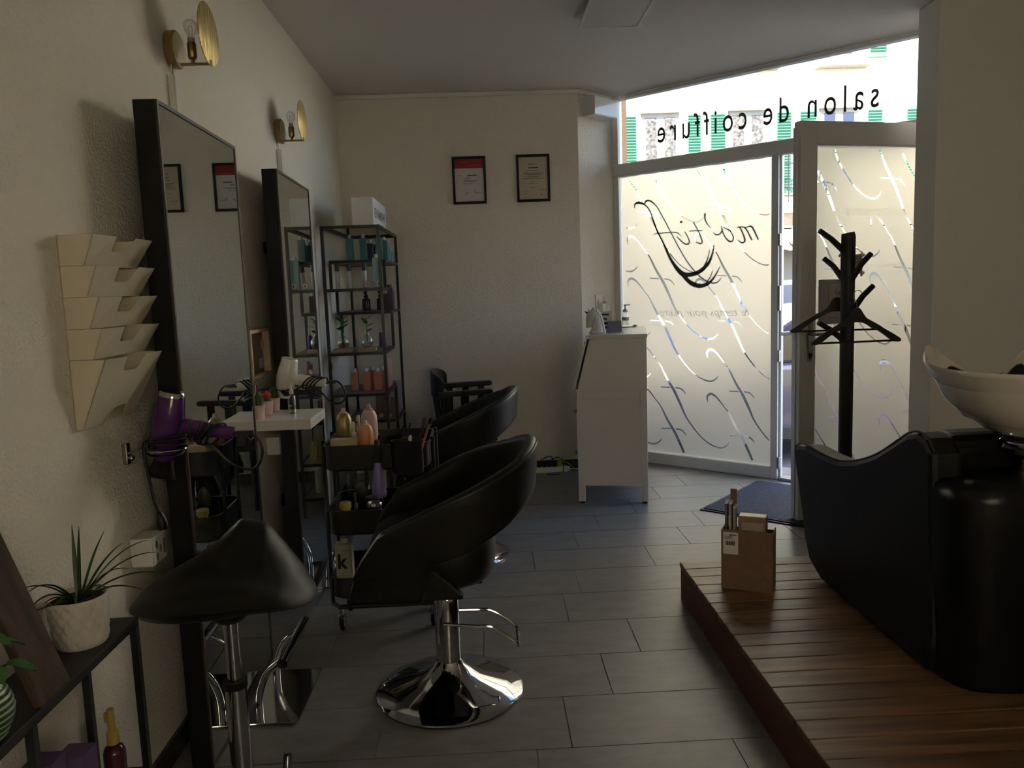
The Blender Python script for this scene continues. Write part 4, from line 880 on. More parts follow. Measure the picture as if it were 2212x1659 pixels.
t2_, ax2 = dryer('hair_dryer', 'white hair dryer with black cord wound round its handle beside the mirror', A2, B2, H2, E2, M('white_gloss', (.70, .68, .62), .25, coat=.3), False, (B2[0], 3.41, .93), 1.06)
cm = MB(); H2v, E2v = Vector(H2), Vector(E2)
for k in range(4):
    p = H2v.lerp(E2v, .45+.12*k); cm.tube([p+Vector((.020*math.cos(a)+.02*math.sin(a), .024*math.cos(a), .026*math.sin(a)-.004)) for a in np.arange(14)*2*PI/14], .0036, 7, True)
for k in range(6):
    c0 = Vector(PY(636+4*k, 842, 3.41)); cm.tube([c0+Vector((.075*math.cos(a), .05*math.sin(a), .012*math.sin(2*a+k)-.004*k+.02*math.cos(a+.6*k)*.4)) for a in np.arange(24)*2*PI/24], .0036, 7, True)
lp = [PY(x, y_, 3.40) for x, y_ in ((704, 828), (724, 823), (738, 832), (746, 850), (742, 866), (728, 872), (712, 866), (697, 850), (682, 838), (660, 840))]
cm.tube(smoothpts(lp, 5), .0042, 8); cm.obox(PY(716, 825, 3.40), (.035, .014, .014))
obj('cord', cm, m_cord, t2_, smooth=70)
holder(3.41, B2[2]+.03, B2[0]+.012, 'chrome wire ring holding the white hair dryer', .05)

# ---- socket boxes
def socket_box(y, z, label):
    t = thing('socket_box', label, 'power socket', (-1.0, y+.045, z), group='white triple sockets on the left wall'); d, w, h = .062, .088, .082
    xf = -1.0+d; obj('housing', bx(-1.0, xf, y, y+w, z, z+h), m_white, t, smooth=None, bevel=.004)
    obj('cover_plate', bx(xf, xf+.003, y+.004, y+w-.004, z+.004, z+h-.004), m_white, t, smooth=None, bevel=.002)
    hexp = [(.014*math.cos(a), .010*math.sin(a)) for a in np.arange(6)*PI/3+PI/6]
    for cy_, cz in ((.022, .058), (.022, .024), (.046, .041)):
        obj('outlet', MB().prism([(y+cy_+.7*b, z+cz+a*.9) for a, b in hexp], xf+.003, xf+.0045, lambda a, b, w_: (w_, a, b)), M('outlet_grey', (.13, .13, .13), .6), t, smooth=None)
    obj('switch', bx(xf+.003, xf+.005, y+.066, y+.074, z+.02, z+.062), M('outlet_grey', (.13, .13, .13), .6), t, smooth=None)
socket_box(2.145, .665, 'white triple wall socket behind the saddle stool')
socket_box(3.545, .685, 'white triple wall socket under the cactus shelf')
# ---- small wooden picture
pc = thing('picture_frame', 'small light-wood box frame hanging between the two mirrors', 'picture frame', (-1.0, 3.5, 1.055))
py0, py1, pz0, pz1 = 3.30, 3.59, 1.055, 1.262
for a in ((py0, py0+.014, pz0, pz1), (py1-.014, py1, pz0, pz1), (py0+.014, py1-.014, pz0, pz0+.014), (py0+.014, py1-.014, pz1-.014, pz1)): obj('frame_bar', bx(-1.0, -.962, *a), m_lightwood, pc, smooth=None)
obj('backing', bx(-1.0, -.992, py0+.014, py1-.014, pz0+.014, pz1-.014), M('kraft', (.28, .22, .16), .9), pc, smooth=None)
obj('flower', MB().ball((-.986, 3.545, 1.19), .02, 10, (.3, 1, 1.4)), M('straw', (.6, .48, .25), .8), pc); obj('print', bx(-.992, -.991, 3.50, 3.565, 1.085, 1.13), m_paper, pc, smooth=None)
# ---- shelf with cacti
ws = thing('wall_shelf', 'white floating shelf between the two mirrors', 'shelf', (-.85, 3.24, .873))
wsb = obj('board', bx(-1.0, -.695, 3.10, 3.385, .873, .914), m_whitelac, ws, smooth=None, bevel=.001)
place_text(txt_shelf, lambda a, z, w: (-.6945, a, z), 3.165, 3.315, .889, .017); obj('lettering', txt_shelf, M('faint_print', (.50, .46, .46), .7), wsb, smooth=None)
m_pinkpot = M('pink_pot', (.66, .47, .45), .45)
def cactus(c, kind, label):
    t = thing('potted_cactus', label, 'cactus', c, group=None)
    obj('pot', MB().lathe([(.001, .0005), (.019, .0005), (.024, .05), (.026, .051), (.026, .056), (.022, .056), (.021, .047), (.001, .047)], 28), m_pinkpot, t, local=True)
    R = []; h = .062 if kind == 0 else (.03 if kind == 1 else .055); r = .014 if kind == 0 else (.012 if kind == 1 else .019)
    for i in range(12):
        f = i/11; rr = r*(math.sin(PI*(.18+.80*f))**.6); R.append([(rr*(1+.12*math.cos(9*a))*math.cos(a), rr*(1+.12*math.cos(9*a))*math.sin(a), .046+h*f) for a in np.arange(54)*2*PI/54])
    g = MB().grid(R, cv=True); g.f += [tuple(range(54))[::-1], tuple(range(11*54, 12*54))]
    so = obj('stem', g, M('cactus_green', (.06, .085, .035), .7, bump=(200, .5)), t, local=True, smooth=60)
    sp = MB()
    for i in range(2, 11):
        for a in np.arange(9)*2*PI/9:
            f = i/11; rr = r*1.12*(math.sin(PI*(.18+.80*f))**.6); p = Vector((rr*math.cos(a), rr*math.sin(a), .046+h*f)); sp.tube([p, p+Vector((.005*math.cos(a), .005*math.sin(a), .003))], .0005, 3)
    obj('spines', sp, M('spine', (.5, .45, .33), .8), so, local=True, smooth=None)
    if kind == 1: 
        fl = MB()
        for a in np.arange(9)*2*PI/9: fl.ball((.009*math.cos(a), .009*math.sin(a), .046+h+.006), .0085, 8)
        fl.ball((0, 0, .046+h+.012), .010, 10); obj('red_graft', fl, M('cactus_red', (.55, .02, .025), .6), so, local=True)
cactus(tuple(PZ(561, 905, .9145)), 0, 'slim columnar cactus in a pink pot on the white shelf')
cactus(tuple(PZ(579, 895, .9145)), 1, 'red-topped grafted cactus in a pink pot on the white shelf')
cactus(tuple(PZ(594, 887, .9145)), 2, 'round barrel cactus in a pink pot on the white shelf')
def spray(name, c, r, h, mat, label, group=None, capm=None, neck=.45, cat='spray bottle', liquid=None, parts='nozzle', n=24):
    t = thing(name, label, cat, c, group=group); hb = h*(1-neck)
    b = obj('bottle', MB().lathe([(.001, .0005), (r*.96, .0005), (r, .004), (r, hb*.86), (r*.82, hb*.96), (r*.42, hb), (r*.40, hb+.006), (.001, hb+.006)], n), mat, t, local=True, smooth=50)
    if liquid: obj('liquid', MB().lathe([(.001, .003), (r*.9, .003), (r*.9, hb*.42), (.001, hb*.42)], n), liquid, b, local=True)
    cp = capm or m_white; obj('collar', MB().lathe([(.001, hb+.004), (r*.55, hb+.004), (r*.55, hb+h*neck*.35), (r*.42, hb+h*neck*.40), (.001, hb+h*neck*.40)], n), cp, t, local=True)
    nz = MB().lathe([(.001, hb+h*neck*.38), (r*.34, hb+h*neck*.38), (r*.32, h), (.001, h)], 16); nz.box(-r*.6, r*.1, -r*.16, r*.16, h-h*neck*.34, h-h*neck*.10); obj('nozzle', nz, cp, t, local=True, smooth=None)
    return t
m_water = thin_glass('water_glass', (.80, .82, .80))
spray('spray_bottle', tuple(PZ(632, 893, .9145)), .016, .125, m_glass, 'small clear spray bottle standing on the white shelf', liquid=m_water, neck=.38)

# ---- console table bottom left
ct = thing('console_table', 'narrow black metal console table against the left wall', 'console table', (-.93, 1.5, 0))
cx0, cx1, cyn, cyf, cz = -.995, -.855, .95, 1.846, .648
obj('top', bx(cx0, cx1, cyn, cyf, cz-.022, cz), M('black_mesh_top', (.016, .015, .015), .5, bump=(400, .2)), ct, smooth=None, bevel=.002)
for x in (cx0+.008, cx1-.008):
    for yy in (cyn+.01, 1.40, cyf-.01): obj('leg', bx(x-.008, x+.008, yy-.008, yy+.008, .001, cz-.022), m_blkmetal, ct, smooth=None)
obj('shelf', bx(cx0, cx1, cyn, cyf, .245, .262), m_blkmetal, ct, smooth=None)
# potted plants
pq = PZ(172, 1392, cz)
def quilt_pot(c):
    t = thing('potted_plant', 'spiky long-leaved plant in a quilted white ceramic pot', 'potted plant', c)
    R = []
    for i in range(40):
        f = i/39; r = .051+.011*f; z = .001+.110*f; row = []
        for j in range(144):
            a = 2*PI*j/144; q = .0042*(abs(math.sin(8*a+f*7*PI/2.2))*abs(math.sin(8*a-f*7*PI/2.2)))**.5 if .03 < f < .96 else 0
            row.append(((r+q)*math.cos(a), (r+q)*math.sin(a), z))
        R.append(row)
    for r, z in ((.0615, .1115), (.057, .111), (.055, .100)): R.append([(r*math.cos(a), r*math.sin(a), z) for a in np.arange(144)*2*PI/144])
    g = MB().grid(R, cv=True); g.f.append(tuple(range(144))[::-1]); obj('pot', g, M('white_pottery', (.62, .57, .52), .45), t, local=True, smooth=70)
    obj('soil', MB().lathe([(.001, .094), (.0555, .094), (.0555, .100), (.001, .104)], 28), m_soil, t, local=True)
    rr = random.Random(5); specs = [(-1.85, .16, .03, .8), (-1.65, .15, .085, .62), (-1.95, .13, .075, .6), (-1.5, .10, .04, .7), (.35, .16, .085, .6), (.15, .17, .06, .7), (.6, .15, .095, .55), (-.15, .12, .075, .6), (.9, .10, .07, .4), (1.6, .03, .085, .2), (2.0, .05, .085, .2), (-.9, .06, .045, .7), (-1.7, .05, .02, 1.1), (-2.2, .07, .03, 1.0), (-.5, .10, .055, .7), (4.0, .06, .03, .8), (1.2, .08, .08, .3), (-1.2, .035, .03, 1.2), (.0, .14, .045, .9), (-1.75, .13, .06, .75)]
    for a, L, H, dr in specs:
        d = Vector((math.cos(a), math.sin(a), 0)); sd_ = Vector((-d.y, d.x, 0)); w0 = .0046+rr.random()*.0016; P = []
        for i in range(11):
            f = i/10; L2 = L*1.0; p = d*(.008+L2*f)+Vector((0, 0, .098+H*2.3*(f-dr*f*f*.95))); w = w0*(1-f)**.6*(.55+.9*f*(1-f)*2)+.0004
            P.append([tuple(p-sd_*w), tuple(p+Vector((0, 0, -w*.5))), tuple(p+sd_*w)])
        g = MB().grid(P); g.v += [(x, y_, z-.0008) for x, y_, z in g.v]; n = 33; g.f += [tuple(k+n for k in f_)[::-1] for f_ in g.f]
        obj('leaf', g, m_darkgreen, t, local=True, smooth=60)
quilt_pot((-.921, 1.712, cz))
lb = MB(); a0, a1 = PX(72, 1497, -.93), PX(5, 1290, -.985)
lb.prism([(-.867, cz+.001), (-.849, cz+.004), (-.965, 1.0), (-.983, .997)], 1.42, 1.525, lambda a, b, w: (a, w, b))
tag(obj('wood_board', lb, m_oldwood, bevel=.004, smooth=None, loc=(-.91, 1.44, cz)), 'rustic dark wooden board leaning against the wall on the console', 'board')
pp_ = thing('potted_plant', 'round-leaved plant in a striped green pot at the console edge', 'potted plant', (-.908, 1.330, cz))
R = []
for i in range(26):
    f = i/25; r = .035+.022*math.sin(PI*(.1+.8*f))+.0012*math.cos(f*60); R.append([(r*math.cos(a), r*math.sin(a), .001+.095*f) for a in np.arange(40)*2*PI/40])
g = MB().grid(R, cv=True); g.f += [tuple(range(40))[::-1], tuple(range(25*40, 26*40))]
m_stripe, nt_, o_ = mat_nodes('striped_glaze'); b_ = nt_.nodes.new('ShaderNodeBsdfPrincipled'); nt_.links.new(b_.outputs[0], o_.inputs[0]); b_.inputs['Roughness'].default_value = .3
tc_ = nt_.nodes.new('ShaderNodeTexCoord'); wv = nt_.nodes.new('ShaderNodeTexWave'); wv.bands_direction = 'Z'; wv.inputs['Scale'].default_value = 28; wv.inputs['Distortion'].default_value = 1.0; nt_.links.new(tc_.outputs['Object'], wv.inputs[0])
rm_ = nt_.nodes.new('ShaderNodeValToRGB'); rm_.color_ramp.elements[0].color = (.02, .07, .025, 1); rm_.color_ramp.elements[1].color = (.45, .5, .38, 1); rm_.color_ramp.elements[0].position = .55; rm_.color_ramp.elements[1].position = .8; nt_.links.new(wv.outputs[0], rm_.inputs[0]); nt_.links.new(rm_.outputs[0], b_.inputs[0])
obj('pot', g, m_stripe, pp_, local=True, smooth=60); obj('soil', MB().lathe([(.001, .094), (.04, .094), (.001, .099)], 20), m_soil, pp_, local=True)
for a, L, H, s in ((.3, .052, .028, .026), (.9, .045, .06, .024), (1.8, .05, .075, .026), (-.5, .05, .04, .024), (2.7, .05, .03, .024), (.1, .03, .085, .022), (-1.4, .045, .035, .022)):
    d = Vector((math.cos(a), math.sin(a), 0)); sd_ = Vector((-d.y, d.x, 0)); P = []
    obj('stem', MB().tube([(0, 0, .095), tuple(d*L*.5+Vector((0, 0, .10+H*.6))), tuple(d*L+Vector((0, 0, .10+H)))], .002, 6), m_green, pp_, local=True)
    for i in range(9):
        f = i/8; w = s*.62*math.sin(PI*(.04+.94*f))**.7; p = d*(L+s*1.7*f)+Vector((0, 0, .10+H-.022*f*f)); P.append([tuple(p+sd_*w*k+Vector((0, 0, .004*abs(k)))) for k in (-1, -.5, 0, .5, 1)])
    g = MB().grid(P); n = len(g.v); g.v += [(x, y_, z-.0012) for x, y_, z in g.v]; g.f += [tuple(k+n for k in f_)[::-1] for f_ in list(g.f)]
    obj('leaf', g, m_green, pp_, local=True, smooth=60)
# bottles on the lower console shelf
m_maroon = M('maroon_plastic', (.055, .008, .022), .25, coat=.3)
spray('spray_bottle', (-.885, 1.73, .2625), .024, .215, m_maroon, 'maroon spray bottle with mustard cap on the lower console shelf', capm=M('mustard_cap', (.42, .31, .07), .5), neck=.40)
m_lilacbox = M('violet_carton', (.16, .10, .25), .45)
for i, (x, yy, lab) in enumerate(((-.912, 1.625, 'violet product carton standing next to the maroon bottle'), (-.925, 1.53, 'violet product carton behind the console leg'))):
    tag(obj('carton', bx(x-.03, x+.03, yy-.028, yy+.028, .2625, .445 if i == 0 else .485), m_lilacbox, loc=(x, yy, .2625), smooth=None, bevel=.002), lab, 'carton', 'violet cartons on the console')

# ================================================================== PRODUCT RACK
rk = thing('product_rack', 'black metal display rack with staggered grey-oak shelves in the corner', 'shelf unit', (-.785, 5.39, 0))
rx0, rx1, ry0, ry1, rz = -.965, -.605, 4.895, 5.89, 1.812; b = .018
for x in (rx0, rx1-b):
    for yy in (ry0, ry1-b): obj('post', bx(x, x+b, yy, yy+b, .001, rz), m_blkmetal, rk, smooth=None)
for yy in (ry0, ry1-b): obj('top_rail', bx(rx0+b, rx1-b, yy, yy+b, rz-b, rz), m_blkmetal, rk, smooth=None)
for x in (rx0, rx1-b): obj('top_rail', bx(x, x+b, ry0+b, ry1-b, rz-b, rz), m_blkmetal, rk, smooth=None)
obj('top_glass', bx(rx0+b, rx1-b, ry0+b, ry1-b, rz-.006, rz-.002), m_glass, rk, smooth=None)
LV = [(1.605, 5.10, ry1), (1.425, ry0, 5.30), (1.272, 5.28, ry1), (1.030, ry0, 5.42), (.772, ry0, 5.42), (.522, 5.40, ry1), (.34, ry0, 5.42), (.12, ry0, ry1)]
for z, a, c in LV:
    s = obj('shelf', bx(rx0+b, rx1-b, a+b, c-b, z-.008, z+.006), m_oak, rk, smooth=None)
    e = MB(); e.box(rx0+b, rx1-b, a, a+b, z-.012, z+.006); e.box(rx0+b, rx1-b, c-b, c, z-.012, z+.006); e.box(rx0, rx0+b, a+b, c-b, z-.012, z+.006); e.box(rx1-b, rx1, a+b, c-b, z-.012, z+.006); obj('shelf_rim', e, m_blkmetal, s, smooth=None)
for za, zb_, yy in ((1.431, 1.593, 5.10), (1.278, 1.413, 5.282), (1.036, 1.26, 5.40), (.528, .76, 5.402), (.346, .51, 5.402)):
    for x in (rx0, rx1-b): obj('short_post', bx(x, x+b, yy, yy+b, za, zb_), m_blkmetal, rk, smooth=None)
SHF = {i: lv[0]+.0065 for i, lv in enumerate(LV)}
sg = thing('sign_box', 'white box sign with black lettering standing on the product rack', 'sign', (-.70, 5.30, rz))
sb = obj('box', bx(-.775, -.642, 4.945, 5.585, rz+.0005, rz+.172), M('sign_white', (.78, .78, .80), .4), sg, smooth=None, bevel=.004)
place_text(txt_sign, lambda a, z, w: (-.6415, a, z), 4.985, 5.545, rz+.055, .085); obj('lettering', txt_sign, m_ink, sb, smooth=None)

def sq_bottle(name, c, w, d, h, mat, cap, label, group, cap_h=.022, cap_w=.5, cat='bottle', labelmat=None, round_=False, rot=0.0):
    t = thing(name, label, cat, c, rot, group); hb = h-cap_h
    if round_: obj('body', MB().lathe([(.001, .0003), (w*.48, .0003), (w*.5, .004), (w*.5, hb*.93), (w*.42, hb), (.001, hb)], 24), mat, t, local=True, smooth=50)
    else: obj('body', bx(-w/2, w/2, -d/2, d/2, .0003, hb), mat, t, local=True, smooth=None, bevel=min(w, d)*.10)
    if cap_h > 0: obj('cap', MB().lathe([(.001, hb), (w*cap_w*.5, hb), (w*cap_w*.5, h-.002), (w*cap_w*.46, h), (.001, h)], 20), cap, t, local=True)
    if labelmat: obj('label_print', bx(-w*.3, w*.3, -d/2-.0006, -d/2-.0001, hb*.22, hb*.6), labelmat, t, local=True, smooth=None)
    return t
m_teal = M('teal_bottle', (.055, .20, .24), .3); m_teal2 = M('light_teal', (.22, .42, .44), .35); m_navy = M('navy_bottle', (.02, .055, .10), .3); m_clearcap = M('clear_cap', (.62, .68, .70), .3)
OR = ['first', 'second', 'third', 'fourth', 'fifth', 'sixth']
z1 = SHF[0]; G = 'teal bottles on the top rack shelf'
for i, (x, yy) in enumerate(((-.838, 5.20), (-.752, 5.20), (-.652, 5.20))): sq_bottle('hair_bottle', (x, yy, z1), .044, .034, .165, m_teal, m_clearcap, f'tall teal bottle, {OR[i]} from the left wall in the top shelf front row', G)
for i, (x, yy) in enumerate(((-.722, 5.30), (-.712, 5.42), (-.672, 5.34))): sq_bottle('hair_bottle', (x, yy, z1), .042, .034, .135, m_navy, m_clearcap, f'navy blue bottle behind the teal bottles, {OR[i]} from the left wall', 'navy bottles on the top rack shelf')
for i, yy in enumerate((5.44, 5.53, 5.62, 5.71, 5.80)): sq_bottle('hair_bottle', (-.645, yy, z1), .04, .032, (.16, .15, .125, .105, .10)[i], m_teal2 if i else m_teal, m_clearcap, f'pale teal bottle, {OR[4-i]} from the back wall in the rack side row', 'pale teal bottles on the rack')
z2 = SHF[1]; m_tube = M('silver_white_tube', (.52, .53, .55), .35, noise=(60, .25)); m_bcap = M('dark_brown_cap', (.035, .025, .02), .3)
for i, x in enumerate((-.905, -.83, -.735, -.66)):
    t = thing('aerosol_can', f'slim silver-white aerosol can with dark cap, {OR[i]} from the left wall', 'can', (x, 5.06+.05*(x > -.7), z2), group='slim aerosol cans on the rack')
    obj('can', MB().lathe([(.001, .0003), (.0145, .0003), (.015, .003), (.015, .108), (.001, .110)], 20), m_tube, t, local=True); obj('cap', MB().lathe([(.001, .110), (.0148, .110), (.0148, .154), (.013, .156), (.001, .156)], 20), m_bcap, t, local=True)
sq_bottle('hair_bottle', (-.642, 4.965, z2), .05, .04, .205, m_teal2, m_clearcap, 'tall pale teal bottle by the front post of the rack', None)
m_pinkjar = M('pink_jar', (.55, .36, .37), .4)
for i, x in enumerate((-.70, -.632)):
    t = thing('cream_jar', ('round pink jar standing on edge between the aerosol cans', 'round pink jar standing on edge by the rack front post')[i], 'jar', (x, 4.955, z2), group='pink round jars on the rack')
    obj('jar', MB().lathe([(.001, -.012), (.022, -.012), (.0225, -.01), (.0225, .012), (.001, .012)], 24, (0, 0, .0232), (0, 1, 0)), m_pinkjar, t, local=True); obj('lid_print', MB().lathe([(.001, 0), (.016, 0), (.001, .001)], 20, (0, -.0125, .0232), (0, -1, 0)), m_paper, t, local=True)
    k = bx(-.0025, .0025, -.0142, -.0136, .014, .032); k.box(.0, .009, -.0142, -.0136, .021, .024); obj('letter', k, m_ink, t, local=True, smooth=None)
z3 = SHF[2]; m_plum = M('plum_bottle', (.028, .014, .03), .3); m_plum2 = M('violet_tube', (.10, .055, .12), .4)
for i, x in enumerate((-.80, -.70)): spray('pump_bottle', (x, 5.52, z3), .028, .135, m_plum, f'dark plum pump bottle on the rack, {OR[i]} from the left wall', 'dark plum pump bottles', m_blk, neck=.36, cat='bottle')
sq_bottle('hair_bottle', (-.652, 5.50, z3), .045, .036, .135, M('burgundy_bottle', (.07, .02, .035), .35), m_clearcap, 'burgundy square bottle with clear cap on the rack', None)
for i, (x, yy) in enumerate(((-.645, 5.62), (-.648, 5.72))): sq_bottle('hair_bottle', (x, yy, z3), .04, .034, .175-.02*(yy > 5.7), m_plum2, m_plum2, ('taller violet tube right behind the burgundy bottle', 'shorter violet tube nearest the back wall')[i], 'violet tubes on the rack', cap_w=.9)
z4 = SHF[3]
def vase(x, yy, kind, label):
    t = thing('glass_vase', label, 'vase', (x, yy, z4), group=None)
    obj('wood_block', bx(-.055, .055, -.042, .042, .0003, .022), m_lightwood, t, local=True, smooth=None, bevel=.001)
    obj('glass_bulb', MB().lathe([(.001, .0225), (.018, .0225), (.032, .034), (.039, .055), (.036, .077), (.022, .094), (.012, .102), (.0115, .122), (.014, .125)], 32), m_glass, t, local=True, smooth=80)
    obj('water', MB().lathe([(.001, .0245), (.017, .0245), (.030, .036), (.0365, .055), (.001, .056)], 28), m_water if kind else thin_glass('amber_water', (.72, .62, .42)), t, local=True)
    obj('stem', MB().tube([(0, 0, .06), (.002, 0, .13), (0, 0, .205)], [.004, .0025, .0015], 8), m_green, t, local=True)
    for i in range(10 if not kind else 6):
        a = i*2.4+kind; zz = .125+(.085 if not kind else .075)*i/(9 if not kind else 5); d = Vector((math.cos(a), math.sin(a), 0)); sd_ = Vector((-d.y, d.x, 0)); P = []
        s = .048 if i < (9 if not kind else 5) else .032; lift = .3+.5*(i/9)
        for q in range(7):
            f = q/6; w = s*.34*math.sin(PI*(.05+.92*f))**.8; p = d*(.002+s*f)+Vector((0, 0, zz+s*lift*f)); P.append([tuple(p+sd_*w*k) for k in (-1, 0, 1)])
        g = MB().grid(P); n = len(g.v); g.v += [(x_, y_, z_-.001) for x_, y_, z_ in g.v]; g.f += [tuple(k+n for k in f_)[::-1] for f_ in list(g.f)]; obj('leaf', g, m_green, t, local=True, smooth=60)
vase(-.885, 5.0, 0, 'round glass vase of amber water with a leafy cutting on a wood block')
vase(-.735, 5.02, 1, 'round glass vase of clear water with a sparse cutting on a wood block')
sq_bottle('hair_bottle', (-.655, 5.26, z4), .03, .03, .15, M('purple_tube', (.12, .035, .19), .3), m_clearcap, 'slim purple bottle with white nozzle by the glass vases', None, cap_h=.05, cap_w=.5, round_=True)
sq_bottle('hair_bottle', (-.685, 5.33, z4), .03, .03, .12, m_plum2, m_clearcap, 'small violet bottle behind the glass vase', None, round_=True)
z5 = SHF[4]; m_coral = M('coral_bottle', (.52, .22, .16), .3); m_coral2 = M('red_bottle', (.42, .085, .06), .25); m_pinkbox = M('pink_carton', (.58, .34, .33), .5)
for i, (x, yy) in enumerate(((-.832, 5.06), (-.757, 5.06), (-.688, 5.06), (-.737, 5.16), (-.668, 5.14))): sq_bottle('hair_bottle', (x, yy, z5), .046, .036, .142, m_coral, m_clearcap, f'square coral bottle, {OR[i] if i < 3 else OR[i-3]} from the left wall in the {"front" if i < 3 else "rear"} row', 'coral bottles on the rack')
sq_bottle('hair_bottle', (-.71, 5.25, z5), .036, .032, .115, m_coral2, m_clearcap, 'short red bottle between the coral bottles', None)
for i, (yy, h) in enumerate(((5.20, .19), (5.29, .165))): sq_bottle('product_tube', (-.64, yy, z5), .038, .038, h, m_pinkbox, m_pinkbox, ('taller pink tube at the side of the coral bottles', 'shorter pink tube behind the taller pink one')[i], 'pink tubes on the rack', cap_w=.96, cap_h=.03, round_=True)
z6 = SHF[5]; m_mauve = M('mauve_bottle', (.27, .14, .18), .35); m_mauvebox = M('mauve_carton', (.36, .27, .33), .5)
for i, (x, yy, h) in enumerate(((-.775, 5.70, .155), (-.72, 5.62, .17), (-.655, 5.55, .155))): sq_bottle('hair_bottle', (x, yy, z6), .042, .036, h, m_mauve, m_clearcap, f'mauve square bottle on the rack, {OR[i]} from the left wall', 'mauve bottles on the rack')
for i, (yy, h) in enumerate(((5.70, .235), (5.79, .225))): sq_bottle('product_tube', (-.645, yy, z6), .05, .05, h, m_mauvebox, m_mauvebox, ('tall lilac-pink tube right beside the mauve bottles', 'tall lilac-pink tube nearest the back wall')[i], 'lilac-pink tubes on the rack', cap_w=.96, cap_h=.03, round_=True)
for i, (x, yy) in enumerate(((-.735, 5.50), (-.675, 5.46))): tag(obj('tester_disc', MB().lathe([(.001, -.006), (.015, -.006), (.015, .006), (.001, .006)], 20, (x, yy, z6+.0155), (0, 1, 0)), m_white, loc=(x, yy, z6)), f'small white round tester before the mauve bottles, {OR[i]} from the left wall', 'tester', 'white round testers on the rack')
z7 = SHF[6]; m_yel = M('yellow_bottle', (.42, .37, .12), .35); m_yelg = M('yellowgreen_bottle', (.30, .33, .14), .35); m_lime = M('pale_lime_carton', (.45, .48, .36), .5)
for i, (x, yy) in enumerate(((-.91, 5.02), (-.83, 5.02), (-.75, 5.02), (-.67, 5.02), (-.87, 5.14), (-.70, 5.16))): sq_bottle('hair_bottle', (x, yy, z7), .044, .036, (.145, .13, .15, .12, .14, .13)[i], m_yel if i % 2 else m_yelg, m_yel, f'yellow-green bottle, {OR[i] if i < 4 else OR[i-4]} from the left wall in the low shelf {"front" if i < 4 else "rear"} row', 'yellow-green bottles on the rack', cap_w=.45)
for i, x in enumerate((-.88, -.66)): sq_bottle('carton', (x, 5.28, z7), .05, .05, .16, m_lime, m_lime, f'pale lime carton behind the yellow-green bottles, {OR[i]} from the left wall', 'pale lime cartons on the rack', cap_h=0, cat='carton')
z8 = SHF[7]; m_grt = M('grey_tube', (.20, .18, .16), .4); m_ivory = M('ivory_tube', (.50, .46, .34), .4)
for i, (x, yy) in enumerate(((-.90, 5.05), (-.83, 5.05), (-.76, 5.05), (-.69, 5.05))): sq_bottle('aerosol_can', (x, yy, z8), .05, .05, .185 if i % 2 else .195, m_ivory if i % 2 else m_grt, m_white if i % 2 else m_grt, f'tall {"ivory" if i % 2 else "grey-brown"} can on the bottom rack shelf, {OR[i]} from the left wall', ('ivory cans on the rack' if i % 2 else 'grey-brown cans on the rack'), cap_h=.03, cap_w=.9, round_=True, cat='can')
# lead hanging on the rack
tag(obj('power_lead', MB().tube(smoothpts([(-.955, 4.885, 1.02), (-.945, 4.88, .99), (-.94, 4.88, .955), (-.95, 4.88, .92), (-.958, 4.88, .88), (-.952, 4.88, .80), (-.957, 4.885, .60), (-.955, 4.885, .30), (-.953, 4.887, .01)], 5), .0035, 7), m_cord, loc=(-.955, 4.885, 0)), 'thin black power lead hanging down the front post of the rack', 'cable')

# ================================================================== TROLLEY
tr = thing('salon_trolley', 'black three-tier metal trolley full of hair products', 'trolley', (-.445, 3.27, 0))
tx0, tx1, ty0, ty1 = -.655, -.235, 3.10, 3.44
def rrect(x0, x1, y0, y1, r, n=5):
    out = []
    for cx, cyy, a0 in ((x1-r, y1-r, 0), (x0+r, y1-r, PI/2), (x0+r, y0+r, PI), (x1-r, y0+r, 1.5*PI)):
        out += [(cx+r*math.cos(a0+PI/2*i/n), cyy+r*math.sin(a0+PI/2*i/n)) for i in range(n+1)]
    return out
def tray(z0, z1):
    o = rrect(tx0, tx1, ty0, ty1, .05); i_ = rrect(tx0+.003, tx1-.003, ty0+.003, ty1-.003, .048); lip = rrect(tx0-.007, tx1+.007, ty0-.007, ty1+.007, .055); n = len(o)
    R = [[(x, y_, z0) for x, y_ in rrect(tx0+.01, tx1-.01, ty0+.01, ty1-.01, .045)], [(x, y_, z0+.008) for x, y_ in o], [(x, y_, z1-.006) for x, y_ in o], [(x, y_, z1-.005) for x, y_ in lip], [(x, y_, z1) for x, y_ in lip], [(x, y_, z1) for x, y_ in i_], [(x, y_, z0+.009) for x, y_ in i_]]
    g = MB().grid(R, cv=True); g.f += [tuple(range(n))[::-1], tuple(range(6*n, 7*n))]; obj('tray', g, m_blkmetal, tr, smooth=35)
tray(.695, .80); tray(.43, .535); tray(.165, .255)
for x in (tx0-.012, tx1+.012):
    for yy in (ty0+.07, ty1-.07): obj('post', MB().tube(smoothpts([(x, yy, .812), (x, yy, .5), (x, yy, .16), (x*1.0+(.008 if x < -.4 else -.008), yy, .12), (x+(.03 if x < -.4 else -.03), yy, .105)], 4), .0085, 10), m_blkmetal, tr)
for yy in (ty0+.07, ty1-.07): obj('base_rail', MB().cyl((tx0+.01, yy, .105), (tx1-.01, yy, .105), .010, n=10), m_blkmetal, tr)
